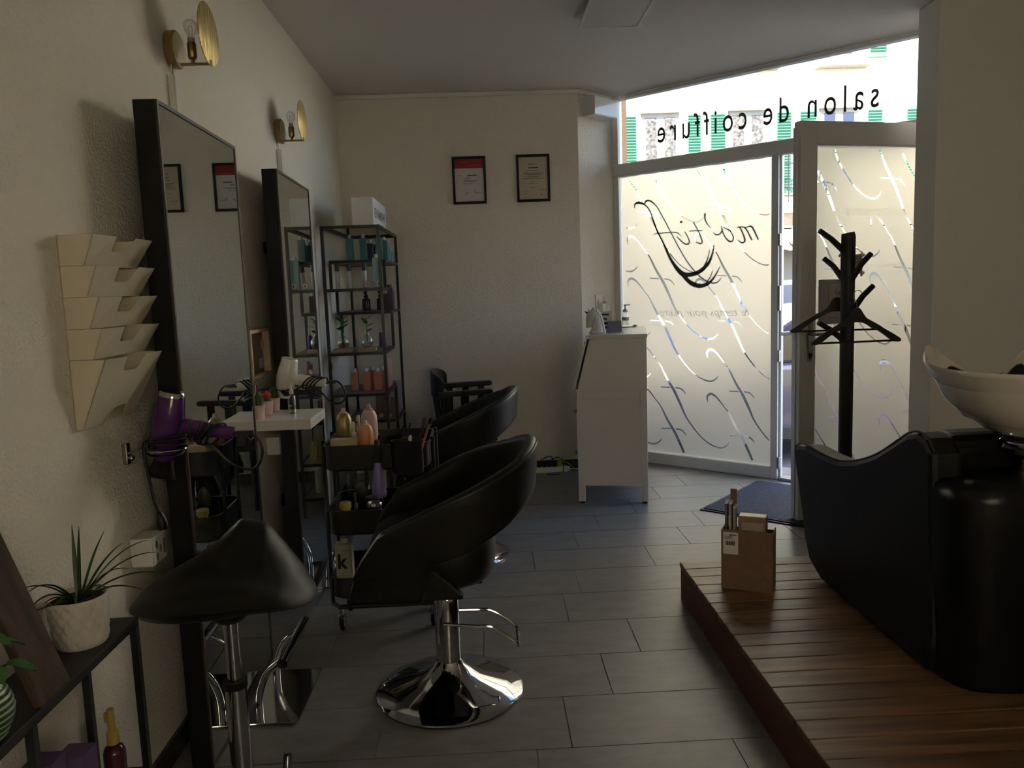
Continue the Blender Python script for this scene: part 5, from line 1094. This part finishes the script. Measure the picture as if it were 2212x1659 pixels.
for x in (tx0+.02, tx1-.02):
    for yy in (ty0+.07, ty1-.07):
        cst = MB().cyl((x, yy, .06), (x, yy, .098), .008, n=10); cst.box(x-.014, x-.009, yy-.012, yy+.024, .028, .068); cst.box(x+.009, x+.014, yy-.012, yy+.024, .028, .068); co_ = obj('caster', cst, m_chrome, tr, smooth=None)
        obj('wheel', MB().lathe([(.001, -.009), (.022, -.009), (.025, -.006), (.025, .006), (.022, .009), (.001, .009)], 24, (x, yy+.014, .0255), (1, 0, 0)), m_blk, co_)
zt1 = .7042
def can(name, c, r, h, mat, capm, label, nozzle=True, group=None):
    t = thing(name, label, 'spray can', c, group=group)
    obj('can', MB().lathe([(.001, .0003), (r*.95, .0003), (r, .004), (r, h*.72), (r*.93, h*.80), (r*.72, h*.87), (r*.46, h*.90), (.001, h*.90)], 28), mat, t, local=True, smooth=60)
    obj('collar', MB().lathe([(.001, h*.895), (r*.52, h*.895), (r*.54, h*.905), (r*.46, h*.92), (.001, h*.92)], 24), capm, t, local=True)
    nz = MB().lathe([(.001, h*.915), (r*.30, h*.915), (r*.24, h*.985), (r*.20, h), (.001, h)], 16); obj('nozzle', nz, capm, t, local=True); return t
def on(px, z, Y): q = PY(px, 900, Y); return (q[0], Y, z)
can('spray_can', on(742, zt1, 3.33), .034, .215, m_gold, M('tan_cap', (.45, .36, .22), .5), 'olive-gold hair spray can in the top trolley tray')
can('spray_can', on(797, zt1, 3.28), .034, .235, M('blush_can', (.55, .40, .36), .4), M('rose_cap', (.45, .27, .22), .5), 'tall blush pink hair spray can in the top trolley tray')
can('spray_can', on(788, zt1, 3.165), .030, .185, M('peach_can', (.60, .27, .13), .4), M('peach_cap', (.68, .52, .42), .5), 'peach orange hair spray can at the front of the trolley tray')
for i, (px, Y, h) in enumerate(((763, 3.24, .17), (774, 3.31, .185))): spray('spray_bottle', on(px, zt1, Y), .019, h, M('amber_bottle', (.42, .20, .11), .3), ('shorter amber spray bottle with white trigger behind the maroon box', 'taller amber spray bottle with white trigger between the trolley cans')[i], 'amber spray bottles on the trolley', M('ivory_trigger', (.68, .58, .52), .45), neck=.42)
tag(obj('cream_jar', MB().lathe([(.001, .0003), (.026, .0003), (.027, .004), (.026, .075), (.024, .082), (.001, .083)], 28, on(741, zt1, 3.19)), M('mint_jar', (.38, .52, .42), .5), loc=on(741, zt1, 3.19)), 'mint green jar in the top trolley tray', 'jar')
q = on(762, zt1, 3.20); mb_ = thing('product_box', 'dark maroon cube box in the top trolley tray', 'box', q); obj('box', bx(-.026, .026, -.022, .022, .0003, .078), M('maroon_box', (.10, .035, .055), .5), mb_, local=True, smooth=None, bevel=.002); obj('lid', bx(-.0265, .0265, -.0225, .0225, .06, .0795), M('maroon_box', (.10, .035, .055), .5), mb_, local=True, smooth=None, bevel=.002)
q = on(745, zt1, 3.135); mb_ = thing('product_box', 'flat beige carton at the front of the trolley tray', 'box', q); obj('carton', bx(-.062, .046, -.018, .018, .0003, .118), M('beige_carton', (.48, .42, .29), .7), mb_, local=True, smooth=None, bevel=.002); obj('flap', bx(-.06, .044, -.0165, .0165, .1178, .1192), M('beige_flap', (.55, .49, .36), .7), mb_, local=True, smooth=None)
can('spray_can', on(724, zt1, 3.21), .018, .11, m_coral, m_coral, 'small coral can tucked in the trolley corner')
# tool cup clipped to the trolley end
tc2 = thing('tool_cup', 'black oval tool holder hooked on the trolley rim', 'tool holder', (-.30, 3.10-.05, .70)); 
oc = lambda k, z: [(-.315+.062*k*math.cos(a), 3.052+.032*k*math.sin(a), z) for a in np.arange(32)*2*PI/32]
g = MB().grid([oc(.9, .69), oc(1, .70), oc(1, .815), oc(1.05, .818), oc(1.05, .823), oc(.94, .823), oc(.92, .705)], cv=True); g.f += [tuple(range(32))[::-1], tuple(range(192, 224))]; obj('cup', g, m_blkmetal, tc2, smooth=40)
obj('hook', bx(-.335, -.295, 3.082, 3.097, .80, .826), m_blkmetal, tc2, smooth=None)
spray('spray_bottle', (-.30, 3.05, .7065), .014, .135, M('orange_liquid', (.45, .16, .06), .3), 'small white-topped orange spray bottle in the tool holder', capm=M('ivory_trigger', (.68, .58, .52), .45), neck=.45)
tt = thing('tint_brush', 'red-handled tint brush leaning out of the tool holder', 'brush', (-.285, 3.045, .71)); obj('handle', MB().cyl((-.285, 3.05, .708), (-.238, 3.045, .845), .005, n=10), M('red_handle', (.55, .12, .10), .35), tt); obj('ferrule', MB().cyl((-.238, 3.045, .845), (-.222, 3.044, .885), .0045, .006, n=10), m_gold, tt); obj('bristles', MB().cyl((-.222, 3.044, .885), (-.214, 3.043, .905), .006, .008, n=10), m_blk, tt)
tt = thing('comb', 'dark violet tail comb leaning out of the tool holder', 'comb', (-.275, 3.06, .71)); obj('tail', MB().cyl((-.29, 3.06, .708), (-.262, 3.06, .84), .0035, n=8), M('violet_comb', (.06, .02, .06), .35), tt); obj('teeth_bar', MB().obox((-.250, 3.06, .872), (.012, .004, .075), ((1, 0, -.2), (0, 1, 0), (.2, 0, 1))), M('violet_comb', (.06, .02, .06), .35), tt, smooth=None)
for i, (px, Y, h, a) in enumerate(((862, 3.30, .13, .3), (872, 3.25, .15, .5))):
    q = on(px, zt1, Y); tag(obj('section_clip', MB().tube(smoothpts([(q[0], q[1], zt1+.002), (q[0]+.02*a, q[1], zt1+h*.6), (q[0]+.05*a, q[1]+.01, zt1+h)], 4), [.006]*5+[.0035]*4, 8), m_blk, loc=q), ('shorter black hair clip standing in the trolley tray', 'taller black hair clip standing in the trolley tray')[i], 'hair clip', 'black hair clips on the trolley')
# lilac bottle hung on the trolley rim
hb_ = thing('spray_bottle', 'lilac tapered spray bottle with black trigger hung on the trolley front', 'spray bottle', (-.435, 3.062, .60))
obj('bottle', MB().lathe([(.001, .595), (.024, .595), (.0285, .603), (.0285, .622), (.0265, .625), (.0275, .628), (.0270, .65), (.0245, .655), (.019, .70), (.017, .715), (.0155, .718), (.0145, .737), (.001, .738)], 30, (-.435, 3.060, 0)), M('lilac_plastic', (.22, .17, .42), .35), hb_, smooth=40)
tg = MB().lathe([(.001, .735), (.014, .735), (.012, .76), (.010, .80), (.008, .815), (.001, .818)], 20, (-.435, 3.060, 0)); tg.box(-.443, -.427, 3.05, 3.094, .803, .822); obj('trigger', tg, m_blk, hb_, smooth=35)
obj('steel_clip', MB().tube(smoothpts([(-.435, 3.066, .81), (-.43, 3.07, .835), (-.425, 3.075, .848), (-.428, 3.08, .825)], 4), .0025, 6), m_chrome, hb_)
# middle tray
zt2 = .4392
def onz(px, py, z): return tuple(PZ(px, py, z))
q = on(734, zt2, 3.14); jr = thing('wax_jar', 'yellow wax jar with screw lid in the middle trolley tray', 'jar', q); m_wax = M('wax_yellow', (.50, .40, .13), .45)
obj('jar', MB().lathe([(.001, .0003), (.021, .0003), (.022, .06), (.019, .095), (.001, .096)], 24), m_wax, jr, local=True); obj('lid', MB().lathe([(.001, .096), (.023, .096), (.024, .10), (.024, .118), (.020, .122), (.001, .123)], 24), m_wax, jr, local=True)
spray('serum_bottle', on(757, zt2, 3.17), .015, .155, M('smoke_glass', (.05, .05, .05), .15), 'small smoky serum bottle with tall cap in the middle tray', capm=M('grey_cap', (.10, .10, .11), .25), neck=.5, cat='bottle')
for px, Y, zz, lab in ((798, 3.16, .0, 'low black styling jar in the middle trolley tray'), (794, 3.25, .0, 'wide black styling jar with silver rim in the middle tray')):
    q = on(px, zt2, Y); j = thing('styling_jar', lab, 'jar', q); obj('jar', MB().lathe([(.001, .0003), (.030, .0003), (.031, .06), (.028, .092), (.001, .093)], 26), m_blk, j, local=True); obj('lid', MB().lathe([(.001, .093), (.031, .093), (.031, .108), (.029, .111), (.001, .111)], 26), m_steel if Y < 3.2 else m_blk, j, local=True)
q = on(765, zt2, 3.30); pg_ = thing('plastic_pouch', 'clear crinkled plastic pouch standing in the middle trolley tray', 'pouch', q)
R = []
for i in range(9):
    f = i/8; R.append([(.052*(1-.2*f*f)*math.cos(a)+.004*math.sin(5*a+f*9), .022*(1-f*.9)*math.sin(a)+.004*math.cos(4*a+f*7), .001+.20*f) for a in np.arange(28)*2*PI/28])
g = MB().grid(R, cv=True); g.f.append(tuple(range(28))[::-1]); obj('film', g, thin_glass('pouch_film', (.82, .82, .82)), pg_, local=True, smooth=60)
obj('content', MB().ball((.012, 0, .10), .028, 14, (1, .3, 2.6)), M('dark_tube', (.05, .055, .055), .3), pg_, local=True)
# small round brush heads
for i, (px, py) in enumerate(((872, 1035), (897, 1038))):
    q = PY(px, py, 3.085); h = thing('round_brush', ('black round brush hung beside the lilac bottle', 'black round brush hung next to the salon chair')[i], 'brush', q, group='black round brushes on the trolley'); obj('head', MB().ball((0, 0, 0), .0095, 14), m_blk, h, local=True); obj('shaft', MB().tube([(0, 0, -.005), (.004, 0, -.05), (.006, .002, -.09)], [.005, .006, .007], 10), m_blk, h, local=True)
# big pump bottle in the bottom tray
q = (PY(747, 1245, 3.145)[0], 3.15, .1742); kb = thing('pump_bottle', 'white square pump bottle with a black letter in the bottom trolley tray', 'bottle', q)
m_kb = M('ivory_bottle', (.60, .56, .46), .4); kbo = obj('bottle', bx(-.034, .034, -.026, .026, .0003, .215), m_kb, kb, local=True, smooth=None, bevel=.006)
obj('neck', MB().lathe([(.001, .214), (.016, .214), (.016, .235), (.012, .238), (.001, .238)], 20), m_kb, kb, local=True); pmx = MB().lathe([(.001, .236), (.006, .236), (.006, .25), (.013, .252), (.013, .262), (.001, .263)], 16); pmx.box(-.032, .005, -.006, .006, .253, .261); obj('pump', pmx, m_kb, kb, local=True, smooth=None)
place_text(txt_k, lambda a, z, w: (a, -.0266, z), -.024, .016, .115, .083); obj('letter', txt_k, m_ink, kbo, local=True, smooth=None)
ln = MB()
for i in range(7): ln.box(-.024, .004+.014*((i*3) % 4)/4, -.0267, -.0262, .092-.011*i, .0945-.011*i)
ln.box(-.005, .024, -.0267, -.0262, .186, .189); lo_ = obj('print_lines', ln, M('print_grey', (.25, .24, .21), .7), kbo, local=True, smooth=None); lo_['kind'] = 'stuff'
# towel in the bottom tray
tw = MB(); R = []
for i in range(14):
    f = i/13; x = -.52+.27*f; R.append([(x+.006*math.sin(9*v+f*5), 3.14+.24*v, .178+(.11+.025*math.sin(6*f+3*v))*math.sin(PI*min(1, max(0, .06+.88*v)))**.5*(1-.5*abs(2*f-1)**3)) for v in np.linspace(0, 1, 12)]+[(x, 3.38-.24*v, .176) for v in (0, .5, 1)])
tw.grid(R, cv=True); n = len(R[0]); tw.f += [tuple(range(n))[::-1], tuple(range(13*n, 14*n))]; tag(obj('towel', tw, M('black_towel', (.012, .012, .013), .95, bump=(500, .6)), loc=(-.38, 3.26, .176), smooth=60), 'crumpled black towel in the bottom trolley tray', 'towel')

# ================================================================== DESK TOP
zd = 1.0872
hb = thing('unicorn_bust', 'white unicorn head bust with ribbed mane on the desk corner', 'figurine', (.715, 4.985, zd)); m_uni = M('white_resin', (.62, .61, .58), .5)
def hp_(x, y): q = PY(x, y, 4.985); return (q[0], q[2])
HZ = 180/2133.0
def hz(x, y): return hp_(1240+x*HZ, 620+y*HZ)
neck = [hz(590, 1195), hz(600, 1080), hz(600, 950), hz(575, 830), hz(530, 720), hz(490, 660)]
nk = MB().tube(smoothpts([(a, 4.985, b) for a, b in neck], 5), list(np.interp(np.linspace(0, 1, 26), [0, .15, .45, .7, 1], [.052, .040, .032, .032, .028])), 20, flat=.62)
hd_ = [hz(520, 660), hz(450, 720), hz(415, 830), hz(395, 930), hz(385, 1010), hz(388, 1040)]
nk.tube(smoothpts([(a, 4.985, b) for a, b in hd_], 5), list(np.interp(np.linspace(0, 1, 26), [0, .2, .5, .75, .92, 1], [.026, .032, .025, .018, .017, .009])), 18, flat=.75)
nk.prism([(a, b) for a, b in (hz(400, 1205), hz(780, 1205), hz(760, 1150), hz(440, 1150))], 4.955, 5.015, lambda a, b, w: (a, w, max(b, zd+.0004))); ub = obj('head', nk, m_uni, hb, smooth=70)
mn = MB()
for i, (x, y) in enumerate(((510, 600), (575, 630), (625, 690), (665, 760), (695, 840), (715, 920), (730, 1000), (745, 1075), (760, 1140))):
    a, b_z = hz(x, y); mn.ball((a, 4.985, b_z), .018, 12, (.75, .8, 1.15))
obj('mane', mn, m_uni, ub, smooth=70)
a, bz = hz(350, 670); c_, d_ = hz(272, 622); obj('horn', MB().tube([(hz(385, 690)[0], 4.985, hz(385, 690)[1]), (a, 4.985, bz), (c_, 4.985, d_)], [.010, .0085, .002], 12), M('horn_brown', (.10, .07, .05), .5), ub)
for x, y, x2, y2, yy in ((385, 640, 348, 545, 4.975), (480, 610, 474, 535, 4.998)):
    p, q2 = hz(x, y), hz(x2, y2); obj('ear', MB().tube([(p[0], yy, p[1]), ((p[0]+q2[0])/2, yy, (p[1]+q2[1])/2), (q2[0], yy, q2[1])], [.007, .006, .001], 10), m_uni, ub)
p = hz(380, 910); obj('nostril', MB().ball((p[0]-.002, 4.972, p[1]), .004, 8), m_ink, ub)
cd_ = thing('card_holder', 'clear acrylic holder with grey business cards on the desk', 'card holder', (.835, 5.06, zd)); obj('base', bx(.80, .905, 5.04, 5.10, zd+.0003, zd+.004), m_glass, cd_, smooth=None); obj('back_plate', MB().obox((.853, 5.085, zd+.045), (.10, .003, .085), ((1, 0, 0), (0, 1, -.3), (0, .3, 1))), m_glass, cd_, smooth=None); obj('front_lip', bx(.80, .905, 5.038, 5.041, zd+.001, zd+.014), m_glass, cd_, smooth=None)
cc = MB()
for i in range(4): cc.obox((.853, 5.077-.0035*i, zd+.042), (.088, .002, .072), ((1, 0, 0), (0, 1, -.3), (0, .3, 1)))
obj('cards', cc, M('slate_card', (.16, .15, .19), .6), cd_, smooth=None)
fl_ = thing('flyer_stand', 'clear stand holding white printed cards beside the unicorn bust', 'card stand', (.80, 5.12, zd)); obj('stand', bx(.765, .835, 5.115, 5.16, zd+.0003, zd+.005), m_glass, fl_, smooth=None)
fp = obj('card', MB().obox((.80, 5.14, zd+.072), (.085, .002, .135), ((1, -.25, .0), (.25, 1, -.2), (0, .2, 1))), m_paper, fl_, smooth=None); fi = MB()
for k, (w, h) in enumerate(((.06, .010), (.04, .010), (.062, .014), (.05, .014))): fi.obox((.797-.003*k, 5.1365-.004*k, zd+.118-.028*k), (w, .0008, h), ((1, -.25, 0), (.25, 1, -.2), (0, .2, 1)))
obj('print', fi, m_ink, fp, smooth=None)['kind'] = 'stuff'
q = (1.0-.03, 5.62, zd); q = (*DK(.31, .80), zd); sp = thing('soap_dispenser', 'clear pump dispenser bottle on the dark tray at the desk', 'dispenser', (q[0], q[1], zd+.0155))
obj('bottle', MB().lathe([(.001, .0003), (.024, .0003), (.025, .004), (.025, .07), (.020, .084), (.011, .09), (.011, .096)], 28), m_glass, sp, local=True, smooth=60); obj('soap', MB().lathe([(.001, .002), (.022, .002), (.022, .04), (.001, .04)], 24), m_water, sp, local=True); obj('label_band', MB().lathe([(.0253, .034), (.0255, .034), (.0255, .058), (.0253, .058)], 24), M('grey_label', (.30, .28, .26), .6), sp, local=True)
pmx = MB().lathe([(.001, .094), (.017, .094), (.018, .098), (.016, .112), (.007, .118), (.005, .14), (.010, .142), (.010, .150), (.001, .151)], 20); pmx.box(-.012, .034, -.006, .006, .142, .150); obj('pump', pmx, M('frosted_pump', (.40, .40, .41), .4), sp, local=True, smooth=35)
ty = thing('tray', 'small dark grey tray under the soap dispenser', 'tray', (q[0], q[1], zd)); g = MB().prism([(-.062, .0003), (.062, .0003), (.078, .014), (.070, .015), (.058, .004), (-.058, .004), (-.070, .015), (-.078, .014)], -.05, .05, lambda a, b_z, w: (a, w, b_z)); obj('dish', g, M('dark_tray', (.06, .058, .055), .5), ty, local=True, smooth=None)

# ---- reveal wall: sockets and chargers
RD = Vector((JB[0]-JX[0], JB[1]-JX[1], 0)).normalized(); RN = Vector((RD.y, -RD.x, 0))           # along the reveal, out of it
def RP(s, z, t): return Vector((JX[0], JX[1], 0))+RD*s+RN*t+Vector((0, 0, z))
def rbox(name, s0, s1, z0, z1, t0, t1, mat, par, bevel=.003): return obj(name, MB().prism([(s0, z0), (s1, z0), (s1, z1), (s0, z1)], t0, t1, lambda a, b, w: tuple(RP(a, b, w))), mat, par, smooth=None, bevel=bevel)
swt = thing('wall_switch', 'white double socket plate with switch on the window reveal', 'switch', tuple(RP(.20, 1.09, 0)))
rbox('plate', .165, .245, 1.085, 1.325, 0, .008, m_white, swt); rbox('rocker', .19, .222, 1.245, 1.29, .008, .013, m_white, swt); rbox('socket_inset', .18, .232, 1.12, 1.18, .008, .010, m_white, swt)
chg = thing('phone_charger', 'white phone charger with looped cable plugged into the reveal socket', 'charger', tuple(RP(.22, 1.10, .012))); rbox('body', .195, .245, 1.105, 1.255, .0105, .045, m_white, chg)
obj('cable', MB().tube(smoothpts([RP(.25, 1.22, .04), RP(.275, 1.255, .05), RP(.30, 1.235, .05), RP(.305, 1.17, .05), RP(.29, 1.10, .05), RP(.27, 1.09, .06)], 5), .004, 8), m_white, chg); rbox('second_plug', .255, .285, 1.15, 1.27, .0005, .04, m_white, chg)
vb = thing('window_cable', 'thin white cable clipped along the window jamb', 'cable', tuple(WP(-.80, 0, .012))); obj('cable', MB().tube([WP(-.806, .12, .008), WP(-.806, 1.2, .008), WP(-.806, 2.6, .008)], .004, 8), m_white, vb)
# ---- white box high in the corner
hbx = thing('air_curtain', 'white rectangular unit mounted high beside the shop window', 'wall unit', tuple(RP(.16, 2.63, 0))); ho = rbox('housing', .05, .34, 2.628, 2.765, .0, .115, m_white, hbx, .004)
rbox('front_panel', .055, .335, 2.634, 2.759, .115, .119, M('gloss_white', (.74, .75, .78), .1), hbx, .002); rbox('mount_plate', .02, .38, 2.755, 2.788, 0, .006, m_white, hbx, .001)

# ---- framed certificates
def certificate(x0, x1, z0, z1, label, kind):
    t = thing('certificate_frame', label, 'picture frame', ((x0+x1)/2, 5.917, z0)); f = .018; yb, yf = 5.917, 5.897
    for a in ((x0, x0+f, z0, z1), (x1-f, x1, z0, z1), (x0+f, x1-f, z0, z0+f), (x0+f, x1-f, z1-f, z1)): obj('frame_bar', bx(a[0], a[1], yf, yb, a[2], a[3]), m_blk, t, smooth=None)
    xa, xb_, za, zb_ = x0+f, x1-f, z0+f, z1-f; pm = M('white_certificate', (.62, .60, .60), .8) if kind == 0 else M('ivory_certificate', (.55, .48, .38), .8)
    p = obj('document', bx(xa, xb_, yf+.008, yf+.010, za, zb_), pm, t, smooth=None); w, h = xb_-xa, zb_-za; Y = yf+.0078
    def bars(rows, mat, nm):
        b = MB()
        for cx, cz, bw, bh in rows: b.box(xa+w*(cx-bw/2), xa+w*(cx+bw/2), Y-.0004, Y, za+h*(cz-bh/2), za+h*(cz+bh/2))
        obj(nm, b, mat, p, smooth=None)['kind'] = 'stuff'
    if kind == 0:
        bars([(.5, .89, 1.0, .22)], M('red_header', (.32, .035, .045), .7), 'red_header'); bars([(.30, .92, .34, .018), (.5, .845, .88, .012)], M('pink_print', (.50, .25, .25), .7), 'header_print')
        bars([(.60, .615, .32, .022)]+[(.16, .615, .15, .008), (.47, .56, .14, .010), (.42, .535, .24, .008), (.55, .49, .50, .008), (.51, .465, .42, .010), (.45, .415, .34, .008), (.30, .25, .06, .012), (.68, .25, .08, .010), (.42, .20, .05, .022), (.80, .20, .24, .008), (.34, .17, .10, .008), (.70, .205, .05, .016)], m_ink, 'print')
    else:
        tm = txt_lines['BREVET']; place_text(tm, lambda a, z, w_: (a, Y-.0003, z), xa+.36*w, xa+.64*w, za+.81*h, .016); obj('lettering', tm, m_ink, p, smooth=None)
        bars([(.06, .96, .03, .025), (.5, .745, .36, .020), (.5, .68, .44, .010), (.5, .62, .70, .008), (.5, .60, .66, .008), (.5, .58, .40, .008), (.5, .545, .60, .008), (.5, .53, .34, .008), (.5, .49, .72, .010), (.48, .42, .12, .010), (.48, .375, .32, .008), (.47, .275, .20, .008), (.22, .20, .22, .008), (.80, .22, .26, .006), (.22, .14, .12, .008), (.78, .10, .05, .02), (.20, .05, .10, .006)], m_ink, 'print')
certificate(-.178, .067, 2.022, 2.362, 'black-framed certificate with a red header on the back wall', 0)
certificate(.291, .536, 2.024, 2.363, 'black-framed ivory diploma on the back wall near the window', 1)

# ---- ceiling panel light
cl_ = thing('ceiling_light', 'square white LED ceiling panel hanging from wires', 'ceiling light', (.77, 4.17, 2.80)); l0, l1, m0, m1, lz_ = .578, .902, 3.80, 4.40, 2.765
for a in ((l0, l1, m1-.012, m1), (l0, l1, m0, m0+.012), (l0, l0+.012, m0+.012, m1-.012), (l1-.012, l1, m0+.012, m1-.012)): obj('frame_bar', bx(a[0], a[1], a[2], a[3], lz_, lz_+.012), m_white, cl_, smooth=None)
obj('diffuser', bx(l0+.012, l1-.012, m0+.012, m1-.012, lz_+.003, lz_+.008), M('opal_diffuser', (.60, .59, .57), .5), cl_, smooth=None); obj('driver_box', bx(.70, .83, 4.05, 4.25, lz_+.012, ZC-.0005), m_white, cl_, smooth=None)
for x, yy in ((l0+.01, m1-.03), (l1-.01, m1-.03), (l0+.01, m0+.03), (l1-.01, m0+.03)): obj('wire', MB().cyl((x, yy, lz_+.01), (x, yy, ZC-.0005), .0012, n=6), m_steel, cl_)

# ---- notices taped to the door
def notice(px0, py0, px1, py1, label, kind):
    (s0, za), (s1, zb_) = dsz(px0, py1, .0), dsz(px1, py0, .0); T = -.0285
    t = thing('door_notice', label, 'notice', tuple(DP((s0+s1)/2, za, T)));
    def nb(name, a, b, c, d, t0, t1, mat, par): return obj(name, MB().prism([(a, c), (b, c), (b, d), (a, d)], t0, t1, lambda p, q_, w: tuple(DP(p, q_, w))), mat, par, smooth=None)
    p = nb('sheet', s0, s1, za, zb_, T, T+.0006, M('notice_paper', (.34, .30, .30), .8), t); m_l = M('notice_line', (.12, .11, .12), .7); w, h = s1-s0, zb_-za; lm = MB()
    def line(pts, r=.0016): lm.tube([DP(s0+w*a, za+h*b, T+.0012) for a, b in pts], r, 4)
    if kind == 0:
        line([(.97, .92), (.36, .92), (.33, .86), (.33, .40)]); line([(.72+.20*math.cos(a), .745+.10*math.sin(a)) for a in np.arange(25)*2*PI/24]); line([(.53, .74), (.91, .74)]); line([(.56, .74), (.58, .68), (.66, .655), (.80, .655), (.88, .68), (.90, .74)])
        for z in (.72, .70, .68): line([(.64, z), (.82, z)])
        line([(.42, .38), (.45, .52), (.55, .575), (.97, .60)]); line([(.3, .15), (.6, .14)]); line([(.2, .27), (.4, .27)])
    else:
        for a in (.10, .56):
            for z in (.12, .60): line([(a, z), (a+.34, z), (a+.34, z+.30), (a, z+.30), (a, z)]); line([(a+.08, z+.06), (a+.17, z+.22), (a+.26, z+.08)])
    obj('drawing', lm, m_l, p, smooth=None)
    for a, z in ((s0, za), (s0, zb_), (s1, za), (s1, zb_)):
        if kind: obj('tape', MB().obox(DP(a, z, T+.0009), (.035, .0004, .014), (np.array(DE)*.7+np.array([0, 0, .7*(1 if (a == s0) == (z == za) else -1)])*-1, DN, np.array(DE)*.7+np.array([0, 0, .7*(1 if (a == s0) == (z == za) else -1)]))), m_film, p, smooth=None)
notice(1774, 602, 1842, 702, 'grey printed notice with a masked face taped low on the door glass', 0)
notice(1822, 548, 1871, 593, 'small grey four-pictogram notice taped on the door glass', 1)

# ---- cardboard box with packaging
A0 = np.array([.919, 3.017, PZt]); B0 = np.array([1.098, 2.931, PZt]); ex = (B0-A0)/np.linalg.norm(B0-A0); ey = np.array([-ex[1], ex[0], 0]); Lx, Ly, Hh = np.linalg.norm(B0-A0), .115, .245
def CP(a, b, z): return tuple(A0+ex*a+ey*b+np.array([0, 0, z]))
cb = thing('cardboard_box', 'open brown cardboard box with a white shipping label on the platform', 'box', CP(Lx/2, Ly/2, 0))
def cbx(name, a0, a1, b0, b1, z0, z1, mat, par, bevel=None): return obj(name, MB().prism([(a0, b0), (a1, b0), (a1, b1), (a0, b1)], z0, z1, lambda a, b, w: CP(a, b, w)), mat, par, smooth=None, bevel=bevel)
f1 = cbx('wall_panel', 0, Lx, 0, .004, .001, Hh, m_card, cb); cbx('wall_panel', 0, Lx, Ly-.004, Ly, .001, Hh-.02, m_card, cb); cbx('wall_panel', 0, .004, .004, Ly-.004, .001, Hh-.005, m_card, cb); cbx('wall_panel', Lx-.004, Lx, .004, Ly-.004, .001, Hh-.008, m_card, cb); cbx('bottom', .004, Lx-.004, .004, Ly-.004, .001, .005, m_card, cb)
lbx = cbx('shipping_label', .008, .066, -.0008, -.0001, .145, .235, m_paper, f1); bc = MB()
def bar(a0, a1, z0, z1): bc.prism([(a0, -.0014), (a1, -.0014), (a1, -.0009), (a0, -.0009)], z0, z1, lambda a, b, w: CP(a, b, w))
for i in range(12): bar(.017+.003*i, .0185+.003*i+.0007*(i % 3), .182, .199)
bar(.034, .060, .222, .226); bar(.034, .038, .220, .228)
for z in (.217, .212, .207): bar(.012, .045, z, z+.0018)
obj('label_print', bc, m_ink, lbx, smooth=None)
pk = thing('parcel', 'small brown parcel sticking out of the cardboard box', 'parcel', CP(.115, .06, .14)); po = cbx('parcel_body', .062, .168, .03, .105, .12, .292, M('parcel_card', (.32, .19, .11), .8), pk, .003); cbx('tape_strip', .064, .166, .045, .09, .2921, .2927, M('clear_tape', (.62, .58, .48), .3), po); cbx('address_label', .076, .158, .0292, .0299, .20, .272, M('grey_paper', (.42, .37, .32), .8), po)
for a, hgt, lab, mt in ((.012, .345, 'folded grey cardboard sheet standing in the box, beside the parcel', M('grey_board', (.16, .145, .12), .8)), (.028, .345, 'white-edged folded sheet standing in the box', M('white_board', (.30, .30, .28), .8)), (.044, .33, 'pale folded carton sheet nearest the parcel in the box', M('pale_board', (.42, .43, .40), .8))):
    sh_ = thing('cardboard_sheet', lab, 'cardboard', CP(a, .05, .006)); s = cbx('sheet', a, a+.009, .02, .06, .006, hgt, mt, sh_, .001); cbx('folded_edge', a, a+.012, .018, .062, hgt-.001, hgt+.006, m_paper, s)
sh_ = thing('cardboard_sheet', 'tall brown cardboard strip at the back of the box', 'cardboard', CP(.03, .09, .006)); cbx('strip', .024, .050, .085, .090, .006, .39, m_card, sh_, .001)

# ---- power strip with cables on the floor
ps = thing('power_strip', 'white power strip with a tangle of cables at the back wall', 'power strip', (.48, 5.845, 0)); 
obj('housing', bx(.345, .60, 5.82, 5.868, .001, .042), m_white, ps, smooth=None, bevel=.006); obj('end_cap', MB().ball((.607, 5.844, .022), .02, 14, (.7, 1, 1)), m_white, ps)
for x in (.385, .425, .465, .505): obj('plug', bx(x-.013, x+.013, 5.828, 5.862, .042, .075), m_blk, ps, smooth=None, bevel=.004)
obj('lime_plug', bx(.523, .560, 5.828, 5.862, .042, .098), M('lime_plastic', (.38, .45, .04), .4), ps, smooth=None, bevel=.004)
cb_ = MB(); cb_.tube(smoothpts([(.505, 5.845, .075), (.47, 5.84, .125), (.41, 5.84, .10), (.36, 5.84, .06), (.30, 5.85, .03)], 6), .0035, 7); cb_.tube(smoothpts([(.44, 5.845, .07), (.52, 5.83, .115), (.56, 5.80, .095), (.565, 5.78, .03), (.54, 5.76, .006), (.48, 5.74, .005), (.43, 5.76, .005)], 6), .0035, 7); obj('black_cable', cb_, m_cord, ps)
cb_ = MB(); cb_.tube(smoothpts([(.555, 5.845, .08), (.57, 5.835, .115), (.565, 5.80, .07), (.55, 5.765, .012), (.48, 5.75, .005), (.38, 5.77, .005), (.28, 5.80, .005)], 6), .0035, 7); cb_.tube(smoothpts([(.56, 5.845, .075), (.60, 5.85, .065), (.66, 5.86, .015)], 6), .0035, 7); obj('lime_cable', cb_, M('lime_plastic', (.38, .45, .04), .4), ps)
obj('supply_cable', MB().tube([(.615, 5.844, .02), (.66, 5.87, .012), (.73, 5.89, .008)], .004, 8), m_white, ps)
